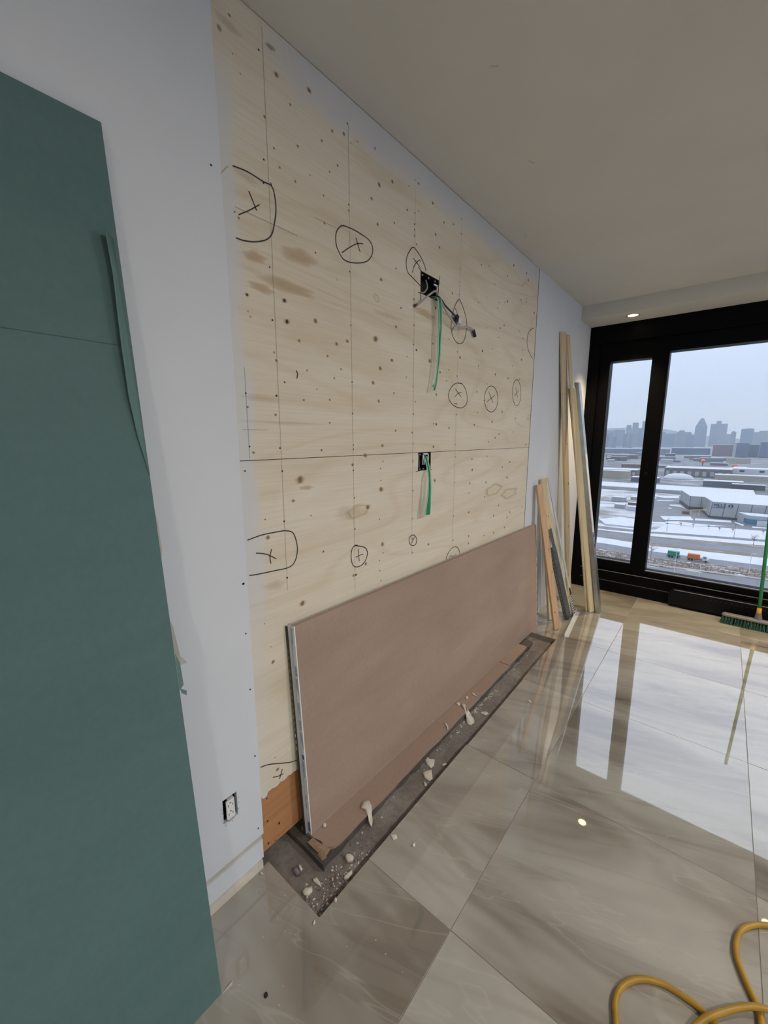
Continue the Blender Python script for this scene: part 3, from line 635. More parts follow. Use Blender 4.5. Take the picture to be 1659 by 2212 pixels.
# ---- walls
wl_ = empty('wall_left', (0, 0, 0), kind='structure')
build('wall_core', *box(-0.25, -0.07, YB, 4.9, -0.04, 2.95), M['dark_cavity'], wl_)
OY0, OY1, OZ0, OZ1 = 0.547, 0.598, 0.291, 0.381
V, F = sheet_yz(-0.014, 0.002, [YB, 0.6892], [0.134, H], [(OY0, OY1, OZ0, OZ1)])
build('drywall_panel', V, F, M['paint'], wl_)
V, F = sheet_yz(-0.014, 0.0015, [3.104, 4.60], [0.0, H])
build('drywall_panel', V, F, M['paint'], wl_)
build('recessed_gap', *box(-0.014, -0.0025, YB, 0.684, 0.105, 0.14), M['groove'], wl_)
bb = empty('baseboard_left', (0, 0, 0), kind='structure')
build('baseboard', *box(-0.014, 0.003, YB, 0.684, 0.036, 0.113), M['paint'], bb, bevel=0.001)
build('base_shim', *box(-0.014, 0.010, YB, 0.676, 0.0005, 0.036), M['shim'], bb, bevel=0.001)
build('wall_back', *box(-0.2, RX + 0.2, YB - 0.2, YB, -0.3, 2.95), M['paint'], kind='structure')

# ---- ceiling with the lowered soffit over the window
ceil = build('ceiling', *box(-0.25, RX + 0.2, YB - 0.2, 4.9, H, 2.95), M['ceiling'], kind='structure', origin=(0, 0, H))
SZ, SY0 = 2.618, 4.205
LX = (0.39, 1.90, 3.41)
LYC = 4.345
hx = 0.042
xs = [0.0] + [v for lx in LX for v in (lx - hx, lx + hx)] + [RX]
pieces = [box(0.0015, RX, SY0, LYC - hx, SZ, H), box(0.0015, RX, LYC + hx, 4.9, SZ, H)]
for k in range(0, len(xs), 2): pieces.append(box(max(xs[k], 0.0015), xs[k+1], LYC - hx, LYC + hx, SZ, H))
V, F = join(*pieces)
build('soffit', V, F, M['ceiling'], ceil)
# faint scuffs on the ceiling
def scuff(x, y, L, a):
    d = Vector((math.cos(a), math.sin(a), 0)); n = Vector((-d.y, d.x, 0)) * 0.004
    p = Vector((x, y, H - 0.0006))
    return [p - n * 0.3, p + d * L - n, p + d * L + n, p + n], [(0, 1, 2, 3)]
build('scuff_marks', *join(scuff(0.36, 1.93, 0.035, 1.2), scuff(0.43, 1.4, 0.03, 0.7), scuff(0.10, 2.55, 0.04, 1.5)), M['groove'], ceil, kind='stuff')

# ---- downlights in the soffit
for k, lx in enumerate(LX):
    nm = ('small warm recessed downlight lit in the soffit above the narrow window pane',
          'warm recessed downlight in the soffit above the wide window pane',
          'warm recessed downlight in the soffit farthest from the plywood wall')[k]
    r = empty('recessed_light', (lx, LYC, SZ), nm, 'light', 'downlights in the soffit')
    n = 28
    V, F = [], []
    for rad, z in ((0.041, SZ + 0.03), (0.041, SZ - 0.002), (0.054, SZ - 0.003), (0.054, SZ)):
        for q in range(n):
            a = 2 * math.pi * q / n; V.append((lx + rad * math.cos(a), LYC + rad * math.sin(a), z))
    for ring in range(3):
        for q in range(n): F.append((ring*n+q, ring*n+(q+1) % n, (ring+1)*n+(q+1) % n, (ring+1)*n+q))
    build('trim_ring', V, F, M['trim_metal'], r, smooth=False)
    build('lens', *cyl((lx, LYC), 0.040, 0.036, SZ + 0.004, SZ + 0.02, 24), M['lamp'], r)
    ld = bpy.data.lights.new('downlight_beam', 'SPOT')
    ld.energy = 110.0; ld.color = (1.0, 0.74, 0.40); ld.spot_size = math.radians(84); ld.spot_blend = 1.0
    ld.shadow_soft_size = 0.02
    lo = bpy.data.objects.new('downlight_beam', ld); COL.objects.link(lo); lo.parent = r; lo.location = (0, 0, -0.006)

# ---- unseen ceiling lights, added as warm fill for the room
for k, (lx, ly) in enumerate(((2.9, 2.7), (2.9, 0.5), (2.4, -1.7))):
    r = empty('added_fill_light', (lx, ly, H), ('flush round ceiling light nearest the window', 'flush round ceiling light in the middle of the room', 'flush round ceiling light behind the camera')[k], 'light', 'ceiling lights behind the camera')
    build('lens', *cyl((lx, ly), 0.10, 0.11, H - 0.02, H - 0.001, 28), M['white_plastic'], r)
    ld = bpy.data.lights.new('added_fill_beam', 'AREA'); ld.shape = 'DISK'; ld.size = 0.2
    ld.energy = 38.0 * (1.0, 0.8, 0.5)[k]; ld.color = (1.0, 0.92, 0.80)
    lo = bpy.data.objects.new('added_fill_beam', ld); COL.objects.link(lo); lo.parent = r; lo.location = (0, 0, -0.022)

# ================================================================== WINDOWS
def window_front():
    w = empty('window_1', (0, YW, 0), kind='structure')
    X1 = RX
    Z0, Z1 = 0.0, SZ
    yo, yi, yb = YW, YW + 0.04, YW + 0.17          # outer face, sash face, back
    gy = YW + 0.09
    fr = lambda *b: build('frame', *box(*b), M['frame'], w, bevel=0.002, seg=1)
    fr(0.002, X1, yo, yb, 2.455, Z1)               # head
    fr(0.002, 0.095, yo, yb, 0.105, 2.455)         # left jamb
    fr(0.002, X1, yo - 0.004, yb, 0.0, 0.108)      # sill foot
    fr(0.095, X1, yo, yb, 0.114, 0.216)            # sill rail
    fr(0.095, X1, yo + 0.01, yb, 0.106, 0.116)
    muls = [0.60, 2.25, 2.38 + 1.2]
    # sash members round each pane
    fr(0.095, 0.190, yi, yb, 0.216, 2.455)
    fr(0.535, 0.666, yi, yb, 0.216, 2.455)
    fr(0.190, 0.535, yi, yb, 2.285, 2.455)
    fr(0.190, 0.535, yi, yb, 0.216, 0.318)
    fr(0.666, 2.20, yi, yb, 2.326, 2.455)
    fr(0.666, 2.20, yi, yb, 0.216, 0.268)
    fr(2.20, 2.33, yi, yb, 0.216, 2.455)
    fr(2.33, 4.40, yi, yb, 2.326, 2.455)
    fr(2.33, 4.40, yi, yb, 0.216, 0.268)
    fr(4.40, X1, yi, yb, 0.216, 2.455)
    for x0, x1, z0 in ((0.19, 0.535, 0.318), (0.666, 2.20, 0.268), (2.33, 4.40, 0.268)):
        build('glazing_bead', *box(x0, x1, yi + 0.004, yi + 0.016, z0, z0 + 0.008), M['bead_glint'], w)
    for x0, x1, z0, z1 in ((0.186, 0.539, 0.314, 2.289), (0.662, 2.204, 0.264, 2.33), (2.326, 4.404, 0.264, 2.33)):
        build('pane', *box(x0, x1, gy, gy + 0.006, z0, z1), M['glass'], w)
    build('ledge_sky_glint', *box(0.095, X1, yo - 0.0015, yo + 0.004, 0.2125, 0.2165), M['bead_glint'], w)  # pale strip painting the sky glint on the rail's top edge
    build('ledge_sky_glint', *box(0.095, X1, yo - 0.0015, yo + 0.003, 0.1135, 0.1155), M['bead_glint'], w)  # same painted glint on the lower step
    # latch plate on the mullion
    build('latch', *join(box(0.585, 0.592, yi - 0.006, yi, 1.27, 1.33), box(0.575, 0.60, yi - 0.012, yi, 1.215, 1.232)), M['heater'], w, bevel=0.002)
    return w
window_front()

def window_added_side():
    w = empty('added_window', (RX, 0, 0), kind='structure')  # unseen side glazing, added to let more daylight into the room
    y0, y1 = 0.3, 4.9                       # glazed at the window end only, solid behind the camera
    fr = lambda *b: build('frame', *box(*b), M['frame'], w)
    fr(RX, RX + 0.15, y0, y1, 0.0, 0.10); fr(RX, RX + 0.15, y0, y1, 2.62, 2.95)
    ys = [y0, y0 + 1.5, y0 + 3.0, y1 - 0.08]
    for yy in ys: fr(RX, RX + 0.15, yy, yy + 0.08, 0.10, 2.62)
    for a, b_ in zip(ys[:-1], ys[1:]): build('pane', *box(RX + 0.07, RX + 0.076, a + 0.08, b_, 0.10, 2.62), M['glass'], w)
    build('wall_right', *box(RX, RX + 0.2, YB, y0, -0.3, 2.95), M['paint'], kind='structure')
window_added_side()

# slim black convector along the foot of the window
hp = [(0.885, 0.022), (0.885, 0.120), (0.892, 0.145), (0.908, 0.163), (0.930, 0.170), (4.4, 0.170), (4.4, 0.022)]
def prism_xz(poly, y0, y1):
    n = len(poly)
    V = [(x, y0, z) for x, z in poly] + [(x, y1, z) for x, z in poly]
    F = [tuple(range(n)), tuple(range(2*n-1, n-1, -1))] + [(i, (i+1) % n, n + (i+1) % n, n + i) for i in range(n)]
    return V, F
ht = empty('convector_cover', (2.6, 4.52, 0.0), 'long low black convector cover along the foot of the window', 'heater')
build('cover', *prism_xz(hp, 4.497, YW - 0.005), M['heater'], ht, bevel=0.004)
build('top_edge_glint', *box(0.925, 4.39, 4.4965, 4.502, 0.1655, 0.1705), M['bead_glint'], ht)  # pale strip standing in for the glint along the cover's top edge
build('foot', *box(1.0, 4.3, 4.51, YW - 0.006, 0.0005, 0.024), M['frame'], ht)
V, F = join(*[box(1.05 + k * 0.035, 1.062 + k * 0.035, 4.4955, 4.498, 0.135, 0.139) for k in range(60)])
build('vent_slots', V, F, M['dark_cavity'], ht, kind='stuff')

# ================================================================== PLYWOOD
PY0, PY1, PZM = 0.690, 3.100, 1.4895
B1 = (1.648, 1.803, 2.2075, 2.303)      # upper box opening
B2 = (1.647, 1.760, 1.400, 1.4895)      # lower box opening just under the seam
up = empty('plywood_sheet', (0, PY0, PZM), 'upper pale plywood sheet with knots and circled crosses, touching the ceiling', 'plywood')
V, F = sheet_yz(-0.015, 0.0, [PY0, PY1], [PZM + 0.001, H - 0.003], [B1])
build('sheet_face', V, F, M['ply'], up)
lo_ = empty('plywood_sheet', (0, PY0, 0.285), 'lower pale plywood sheet below the horizontal seam, behind the leaning brown board', 'plywood')
V, F = sheet_yz(-0.015, 0.0, [PY0] + [PY0 + 0.012 * k for k in range(1, 18)] + [PY1], [0.285, PZM - 0.0015], [(B2[0], B2[1], B2[2], PZM - 0.0014)], jitter_bottom=0.004)
build('sheet_face', V, F, M['ply'], lo_)
ow = empty('plywood_strip', (-0.012, PY0, 0.036), 'old orange-brown plywood strip at the wall foot beside the trench', 'plywood')
build('strip_face', *box(-0.026, -0.012, PY0, 3.08, 0.036, 0.30), M['old_ply'], ow)
V, F = join(*[disc_yz(y, z, r * 0.9, -0.0115) for y, z, r in OLD_SCREWS])
build('screw_holes', V, F, M['screw'], ow, kind='stuff')
build('pencil_line', *ribbon_yz([(0.752, 0.04), (0.752, 0.28)], 0.001, -0.0114, False), M['pencil'], ow)
build('paint_drip', *join(disc_yz(0.712, 0.272, 0.014, -0.0112, 7), disc_yz(0.705, 0.288, 0.012, -0.0112, 7)), M['paint'], ow)

def tinted(name, parent, items, mat):
    """soft discs: items = list of rings [(y, z, [(ry, rz, colour, alpha)...], wobble)]"""
    V, F, C = [], [], []
    og = ORG[parent.name]
    rr = random.Random(2)
    for y, z, rings, wob, x in items:
        n = 28 if wob > .2 else 14
        base = len(V)
        V.append((x, y, z)); C.append((*rings[0][2], rings[0][3]))
        pa, pb = rr.uniform(0, 6), rr.uniform(0, 6)
        ph = [1 + wob * (.6 * math.sin(2 * 6.283 * _ / n + pa) + .5 * math.sin(5 * 6.283 * _ / n + pb)) for _ in range(n)]
        for ry, rz, col, al in rings:
            for k in range(n):
                a = 2 * math.pi * k / n
                V.append((x, y + ry * ph[k] * math.cos(a), z + rz * ph[k] * math.sin(a))); C.append((*col, al))
        for k in range(n): F.append((base, base + 1 + k, base + 1 + (k+1) % n))
        for q in range(len(rings) - 1):
            for k in range(n):
                a0, a1 = base + 1 + q*n + k, base + 1 + q*n + (k+1) % n
                F.append((a0, a0 + n, a1 + n, a1))
    me = bpy.data.meshes.new(name)
    me.from_pydata([tuple(Vector(v) - og) for v in V], [], F)
    ca = me.color_attributes.new('tint', 'FLOAT_COLOR', 'POINT')
    for i, c in enumerate(C): ca.data[i].color = c
    me.materials.append(mat)
    o = bpy.data.objects.new(name, me); COL.objects.link(o); o.parent = parent
    o['kind'] = 'stuff'
    return o

BR, DK, HALO, GR = (0.33, 0.20, 0.10), (0.075, 0.04, 0.022), (0.55, 0.40, 0.23), (0.36, 0.33, 0.27)
PALE = (0.74, 0.66, 0.50)
for root, test in ((up, lambda z: z > PZM), (lo_, lambda z: z <= PZM)):
    it = []
    q = 0
    for y, z, ry, rz, k in STAINS:
        if not test(z): continue
        if k == 'b': rg = [(ry*.35, rz*.35, (0.60, 0.41, 0.21), .38), (ry*.7, rz*.7, (0.60, 0.42, 0.23), .26), (ry, rz, HALO, 0)]
        elif k == 'h': rg = [(ry*.3, rz*.3, (0.63, 0.51, 0.35), .22), (ry*.7, rz*.7, (0.63, 0.51, 0.35), .14), (ry*1.1, rz*1.1, HALO, 0)]
        elif k == 'g': rg = [(ry*.5, rz*.5, (0.30, 0.31, 0.26), .5), (ry, rz, GR, 0)]
        else: rg = [(ry*.6, rz*.6, PALE, .9), (ry*.78, rz*.78, PALE, .9), (ry*.86, rz*.86, (0.56, 0.44, 0.29), .28), (ry*1.25, rz*1.25, HALO, 0)]
        it.append((y, z, rg, 0.22, 0.0003 + 0.00002 * (q % 8))); q += 1
    for y, z, r, k in KNOTS:
        if not test(z): continue
        if k == 'k': rg = [(r*.25, r*.3, (0.15, 0.08, 0.04), .85), (r*.45, r*.55, (0.40, 0.26, 0.14), .85), (r*.68, r*.8, (0.16, 0.09, 0.045), .8), (r*.85, r*.95, HALO, .45), (r*2.0, r*1.4, HALO, 0)]
        elif k == 'd': rg = [(r*.5, r*.6, (0.045, 0.026, 0.015), .95), (r*.62, r*.72, DK, .9), (r*.85, r*.95, BR, .45), (r*2.2, r*1.3, HALO, 0)]
        else: rg = [(r*.5, r*.6, GR, .6), (r*1.2, r*1.3, GR, 0)]
        it.append((y, z, rg, 0.12, 0.0006 + 0.00002 * (q % 10))); q += 1
    tinted('knots', root, it, M['knot'])
    sc = [disc_yz(y, z, max(r * 0.85, 0.0028), 0.0012, 8) for y, z, r in SCREWS if test(z) and y > 0.70]
    V, F = join(*sc); build('screw_holes', V, F, M['screw'], root, kind='stuff')
sc = [disc_yz(y, z, max(r * 0.85, 0.0028), 0.0028, 8) for y, z, r in SCREWS if y <= 0.70]
V, F = join(*sc); build('screw_holes', V, F, M['screw'], wl_, kind='stuff')
for mk in MARKS:
    z = mk[0][0][1]
    root = up if z > PZM else lo_
    onwall = len(mk) == 1 and max(p[0] for p in mk[0]) < 0.76
    V, F = join(*[ribbon_yz(st, (0.0018 if onwall else 0.0036) if st is mk[0] else 0.0032, 0.0014) for st in mk])
    build('marker_circle' if len(mk) > 1 else 'marker_stroke', V, F, M['ink'] if not onwall else M['pencil'], root)
for a, b_ in LINES:
    if abs(a[0] - b_[0]) < 0.02 and a[1] > PZM + 0.1:
        y = (a[0] + b_[0]) / 2
        build('pencil_line', *ribbon_yz([(y, min(a[1], H - .02)), (y, PZM + 0.004)], 0.0011, 0.0010, False), M['pencil'], up)
        if b_[1] < PZM - 0.1:
            build('pencil_line', *ribbon_yz([(y, PZM - 0.004), (y, b_[1])], 0.0011, 0.0010, False), M['pencil'], lo_)
    else:
        build('pencil_line', *ribbon_yz([a, b_], 0.0014, 0.0010, False), M['pencil'], up)
build('joint_gap', *box(-0.012, 0.0018, 3.0995, 3.1035, PZM, H - 0.003), M['seam'], up)
build('joint_gap', *box(-0.012, 0.0018, 3.0995, 3.1035, 0.29, PZM), M['seam'], lo_)
for zz, root in ((PZM, lo_),):
    build('seam_shadow_gap', *box(-0.02, -0.008, PY0, PY1, PZM - 0.003, PZM + 0.003), M['seam'], root)

# ---- electrical boxes set in the plywood
def junction_box(o, hole, name, label):
    y0, y1, z0, z1 = hole
    r = empty(name, (-0.03, (y0+y1)/2, z0), label, 'electrical box')
    t = 0.002; d = -0.062
    body = join(box(d, d + t, y0, y1, z0, z1), box(d, -0.001, y0, y0 + t, z0, z1), box(d, -0.001, y1 - t, y1, z0, z1),
                box(d, -0.001, y0, y1, z0, z0 + t), box(d, -0.001, y0, y1, z1 - t, z1))
    build('box_body', *body, M['black_plastic'], r)
    for yy in (y0 + 0.02, (y0 + y1) / 2 - 0.006, y1 - 0.03):
        for zz in (z0 + 0.008, z1 - 0.010): build('mounting_lug', *box(-0.010, -0.006, yy + 0.002, yy + 0.009, zz - 0.003, zz + 0.003), M['cable_grey'], r)
    return r
jb1 = junction_box(None, B1, 'junction_box', 'black recessed double box in the upper plywood with loose cables')
for a_, b_ in (((B1[0]-.018, B1[3]+.006), (B1[0]+.01, B1[3]-.004)), ((B1[0]-.02, B1[2]-.001), (B1[0]+.012, B1[2])), ((B1[1]+.004, B1[3]+.02), (B1[1]+.004, B1[3]-.02)), ((B1[0], B1[2]-.002), (B1[0], B1[2]-.03))):
    build('corner_pen_tick', *ribbon_yz([a_, b_], .003, .0016), M['ink'], jb1)
build('inner_wire', *tube([(-0.02, 1.72, 2.285), (-0.008, 1.715, 2.25), (-0.012, 1.69, 2.222), (-0.02, 1.665, 2.225)], 0.0035), M['cable_grey'], jb1, smooth=True)
build('inner_wire', *tube([(-0.02, 1.66, 2.29), (-0.01, 1.658, 2.25), (-0.02, 1.66, 2.222)], 0.003), M['white_plastic'], jb1, smooth=True)
build('white_bracket', *join(box(-0.006, -0.002, 1.79, 1.798, 2.22, 2.275), box(-0.006, -0.002, 1.765, 1.798, 2.272, 2.279)), M['white_plastic'], jb1)
build('blue_connector', *box(-0.04, -0.02, 1.655, 1.672, 2.25, 2.285), M['print_blue'], jb1, bevel=0.003)
jb2 = junction_box(None, B2, 'junction_box', 'small black recessed box just under the plywood seam with white bracket')
build('white_bracket', *join(box(-0.004, 0.0, 1.69, 1.697, 1.428, 1.482), box(-0.004, 0.0, 1.69, 1.741, 1.477, 1.484), box(-0.004, 0.0, 1.735, 1.741, 1.405, 1.484), box(-0.004, 0.0, 1.688, 1.706, 1.428, 1.455)), M['white_plastic'], jb2)
build('inner_wire', *tube([(-0.01, 1.665, 1.48), (-0.004, 1.66, 1.45), (-0.008, 1.668, 1.415)], 0.002), M['cable_grey'], jb2, smooth=True)
for a_, b_ in (((B2[0]-.02, B2[2]-.002), (B2[0]+.015, B2[2]+.002)), ((B2[1]-.01, B2[2]+.001), (B2[1]+.012, B2[2]+.002))):
    build('corner_pen_tick', *ribbon_yz([a_, b_], .003, .0016), M['ink'], jb2)

# cables hanging out of the upper box
cbl = empty('cable', (0.01, 1.75, 2.22), 'grey cable looping out of the upper box down to a knot in the plywood', 'cable')
build('sheath', *tube([(-0.03, 1.79, 2.22), (0.0, 1.792, 2.229), (0.025, 1.752, 2.228), (0.035, 1.721, 2.227), (0.035, 1.698, 2.217), (0.03, 1.671, 2.198), (0.02, 1.653, 2.18), (0.010, 1.624, 2.155), (0.006, 1.606, 2.146)], 0.0045), M['cable_grey'], cbl, smooth=True)
build('cut_tip', *tube([(0.007, 1.610, 2.148), (0.0065, 1.598, 2.142)], 0.006, sm=2), M['rust'], cbl)
cb2 = empty('cable', (0.01, 1.85, 2.1), 'grey cable from the upper box curving right to a dark connector tip', 'cable')
build('sheath', *tube([(-0.03, 1.755, 2.218), (0.02, 1.773, 2.211), (0.03, 1.787, 2.189), (0.04, 1.81, 2.159), (0.04, 1.854, 2.135), (0.035, 1.904, 2.118), (0.03, 1.946, 2.117), (0.028, 1.992, 2.123), (0.024, 2.053, 2.138), (0.018, 2.105, 2.142), (0.015, 2.138, 2.137)], 0.005), M['cable_grey'], cb2, smooth=True)
build('plug_tip', *tube([(0.015, 2.134, 2.139), (0.0125, 2.162, 2.111)], 0.0085, sm=2), M['black_plastic'], cb2)
cb3 = empty('cable', (0.01, 1.85, 2.1), 'thin black cable from the upper box ending in a white and black plug', 'cable')
build('sheath', *tube([(-0.03, 1.785, 2.222), (0.01, 1.780, 2.222), (0.028, 1.784, 2.206), (0.036, 1.806, 2.184), (0.032, 1.865, 2.172), (0.022, 1.937, 2.163)], 0.004), M['cable_black'], cb3, smooth=True)
build('plug_body', *beam((0.018, 1.945, 2.160), (0.016, 1.990, 2.148), (0, 0.3, 0.9), 0.026, 0.014), M['white_plastic'], cb3, bevel=0.002)
build('plug_band', *beam((0.018, 1.938, 2.162), (0.017, 1.958, 2.156), (0, 0.3, 0.9), 0.032, 0.016), M['cable_black'], cb3, bevel=0.002)

def strap(name, label, pts, widths):
    """flat webbing hanging from a box: pts centre line, widths and twist"""
    P = catmull(pts, 8); n = len(P)
    V, Ve, Fe, F = [], [], [], []
    for i, p in enumerate(P):
        t = i / (n - 1) * (len(widths) - 1); k = min(int(t), len(widths) - 2); f = t - k
        w = widths[k][0] * (1-f) + widths[k+1][0] * f
        tw = widths[k][1] * (1-f) + widths[k+1][1] * f
        u = Vector((math.sin(tw), math.cos(tw), 0)); nrm = Vector((u.y, -u.x, 0))
        for s, h in ((-1, -1), (1, -1), (1, 1), (-1, 1)):
            V.append(p + u * (s * w / 2) + nrm * (h * 0.0012))
        for s in (-1, 1):
            Ve += [p + u * (s * w / 2) + nrm * (h * 0.0019) + u * (d * 0.0022) for h, d in ((-1, -1), (-1, 1), (1, 1), (1, -1))]
    for i in range(n - 1):
        for k in range(4): F.append((i*4+k, i*4+(k+1) % 4, i*4+4+(k+1) % 4, i*4+4+k))
        for s in range(2):
            b0, b1 = i*8 + s*4, i*8 + 8 + s*4
            for k in range(4): Fe.append((b0+k, b0+(k+1) % 4, b1+(k+1) % 4, b1+k))
    F += [(3, 2, 1, 0), tuple(range(4*n-4, 4*n))]
    r = empty(name, tuple(P[-1]), label, 'strap')
    build('webbing', V, F, M['strap'], r, smooth=False)
    build('selvedge', Ve, Fe, M['strap_edge'], r)
    return r
strap('green_strap', 'long green webbing strap hanging from the upper electrical box',
      [(-0.03, 1.755, 2.216), (0.02, 1.757, 2.214), (0.034, 1.760, 2.19), (0.035, 1.767, 2.10), (0.035, 1.763, 2.03), (0.035, 1.762, 1.96), (0.035, 1.755, 1.90), (0.035, 1.740, 1.826), (0.034, 1.725, 1.785)],
      [(0.024, 0.3), (0.022, 0.3), (0.020, 0.2), (0.014, 0.5), (0.011, 0.6), (0.007, 0.9), (0.013, 0.4)])
strap('green_strap', 'short green webbing strap hanging from the lower electrical box',
      [(-0.02, 1.712, 1.475), (0.0, 1.711, 1.466), (0.012, 1.709, 1.437), (0.024, 1.706, 1.403), (0.037, 1.695, 1.36), (0.041, 1.691, 1.30), (0.043, 1.682, 1.24), (0.043, 1.674, 1.183)],
      [(0.018, 0.6), (0.014, 0.6), (0.013, 0.7), (0.012, 0.8), (0.018, 0.5), (0.036, 0.1)])

# ---- wall outlet in the white wall, cover plate off
ou = empty('wall_outlet', (0, 0.572, 0.29), 'white duplex outlet without cover plate in a rough cut hole', 'outlet')
build('back_box', *join(box(-0.06, -0.058, OY0-.004, OY1+.004, OZ0-.004, OZ1+.004), box(-0.06, -0.0142, OY0-.004, OY0-.002, OZ0-.004, OZ1+.004), box(-0.06, -0.0142, OY1+.002, OY1+.004, OZ0-.004, OZ1+.004),
      box(-0.06, -0.0142, OY0-.004, OY1+.004, OZ0-.004, OZ0-.002), box(-0.06, -0.0142, OY0-.004, OY1+.004, OZ1+.002, OZ1+.004)), M['dark_cavity'], ou)
face = build('receptacle', *box(-0.003, 0.003, 0.5585, 0.5885, 0.297, 0.367), M['white_plastic'], ou, bevel=0.0015)
sl = []
for zc in (0.348, 0.316):
    sl += [box(0.0025, 0.0035, 0.565, 0.5668, zc - 0.004, zc + 0.004), box(0.0025, 0.0035, 0.579, 0.5808, zc - 0.0035, zc + 0.0035), box(0.0025, 0.0035, 0.5705, 0.5755, zc + 0.007, zc + 0.0105)]
for q_ in sl: build('slot', *q_, M['black_plastic'], face)
for z0_, z1_ in ((0.368, 0.377), (0.287, 0.296)): build('mounting_ear', *box(-0.002, 0.0025, 0.563, 0.584, z0_, z1_), M['cable_grey'], ou, bevel=0.001)
rs = random.Random(9)
sm = []
for k in range(26):
    yy = rs.choice((OY0 - .003, OY1 + .004, rs.uniform(OY0, OY1))); zz = rs.uniform(OZ0, OZ1) if yy < OY0 or yy > OY1 else rs.choice((OZ0 - .006, OZ1 + .006))
    sm.append(disc_yz(yy + rs.uniform(-.004, .004), zz + rs.uniform(-.004, .004), rs.uniform(.0006, .0018), 0.0026, 6))
build('cut_edge_smudges', *join(*sm), M['seam'], ou, kind='stuff')

# ================================================================== BOARDS LEANING ON THE WALL
M['green_dark'] = flat('dark_green_line', (0.05, 0.10, 0.10), 0.8)
# green moisture board near the camera
gb = empty('green_drywall_sheet', (0.216, -0.2, 0.0), 'tall green moisture-resistant drywall sheet leaning on the white wall in the near left', 'drywall sheet')
GSL = 0.194 / 2.237
def gx(z, d=0.0): return 0.216 - GSL * z + d
def slab_lean(y0, y1, z0, z1, d0, d1):
    V = []
    for d in (d1, d0):
        for y, z in ((y0, z0), (y1, z0), (y1, z1), (y0, z1)): V.append((gx(z, d), y, z))
    return V, [(0,1,2,3),(7,6,5,4),(0,4,5,1),(1,5,6,2),(2,6,7,3),(3,7,4,0)]
build('board', *slab_lean(-0.83, 0.397, 0.0, 2.237, -0.0127, 0.0), M['green_board'], gb, bevel=0.001, seg=1)
V = [(gx(z, 0.0006), y, z) for y, z in ((-0.83, 1.7675), (0.396, 1.7655), (0.396, 1.7670), (-0.83, 1.7690))]
build('score_line', V, [(0, 1, 2, 3)], M['green_dark'], gb)
# lifted strip of face paper along its edge
pl = [(0.365, 2.003), (0.370, 1.913), (0.3685, 1.769), (0.371, 1.654), (0.380, 1.565), (0.3955, 1.47)]
pr = [(0.389, 1.998), (0.3895, 1.90), (0.393, 1.768), (0.3955, 1.68), (0.3962, 1.565), (0.3966, 1.47)]
V, F = [], []
n = len(pl)
for k in range(n):
    lift = (0.026, 0.022, 0.017, 0.010, 0.004, 0.0004)[k]
    (ya, za), (yb, zb) = pl[k], pr[k]
    for s in range(4):
        f = s / 3
        V.append((gx(za*(1-f)+zb*f, lift * (1-f)**1.5 + 0.0008), ya*(1-f)+yb*f, za*(1-f)+zb*f))
for k in range(n - 1):
    for s in range(3): F.append((k*4+s, k*4+s+1, k*4+5+s, k*4+4+s))
o = build('peeled_paper_strip', V, F, M['green_peel'], gb, smooth=True)
md = o.modifiers.new('thickness', 'SOLIDIFY'); md.thickness = 0.0006
def flap(pts, name='paper_flap', mat='green_peel'):
    V = [(gx(z, d), y, z) for y, z, d in pts]
    o = build(name, V, [tuple(range(len(V)))], M[mat], gb)
    md = o.modifiers.new('thickness', 'SOLIDIFY'); md.thickness = 0.0006
flap([(0.396, 1.405, -0.004), (0.401, 1.35, -0.003), (0.403, 1.29, -0.004), (0.399, 1.265, -0.005)], mat='groove')
flap([(0.396, 1.112, -0.003), (0.402, 1.09, 0.0), (0.408, 1.01, 0.004), (0.422, 0.986, 0.006), (0.407, 0.985, 0.002), (0.399, 1.0, -0.003)], mat='gypsum')
flap([(0.397, 1.02, 0.001), (0.406, 0.99, 0.002), (0.408, 0.93, 0.001), (0.397, 0.92, 0.0)])
flap([(0.398, 0.925, 0.001), (0.413, 0.912, 0.002), (0.411, 0.90, 0.002), (0.400, 0.912, 0.001)])
flap([(0.397, 0.0, 0.001), (0.43, 0.012, 0.006), (0.425, 0.002, 0.008), (0.40, -0.0 + 0.0006, 0.006)], mat='gypsum')

# brown paper-faced drywall, taped pair in front, older black-taped sheet behind
def lean_board(name, label, bl, br, tr, tl, thick, mat, tape_mat, cap):
    """corners of the front face; thickness goes towards the wall"""
    bl, br, tr, tl = map(Vector, (bl, br, tr, tl))
    r = empty(name, tuple((bl + br) / 2), label, 'drywall sheet')
    nrm = (br - bl).cross(tl - bl).normalized()
    if nrm.x > 0: nrm = -nrm
    back = [p + nrm * thick for p in (bl, br, tr, tl)]
    V = [bl, br, tr, tl] + back
    F = [(0,1,2,3),(7,6,5,4),(0,4,5,1),(1,5,6,2),(2,6,7,3),(3,7,4,0)]
    build('paper_face', V, F, mat, r, bevel=0.0006, seg=1)
    # tape wrapped round the near end
    e = -(br - bl).normalized() * 0.0012
    w = (br - bl).normalized() * cap
    tv = [bl + e, tl + e, tl + e + nrm * thick, bl + e + nrm * thick]
    fr = [bl + e - nrm * 0.0006, tl + e - nrm * 0.0006, tl + w - nrm * 0.0006, bl + w - nrm * 0.0006]
    Vt = tv + fr
    Ft = [(0, 1, 2, 3), (4, 5, 6, 7), (0, 4, 5, 1)]
    tp = build('end_tape', Vt, Ft, tape_mat, r)
    return r, tp, bl + e, tl + e, nrm
bA, tapeA, tb, tt, nA = lean_board('drywall_sheet', 'brown paper drywall sheet with white printed end tape leaning at the foot of the plywood',
        (0.049, 0.871, 0.0008), (0.098, 3.271, 0.0008), (0.031, 3.285, 0.868), (0.031, 0.844, 0.896), 0.019, M['brown_paper'], M['tape'], 0.002)
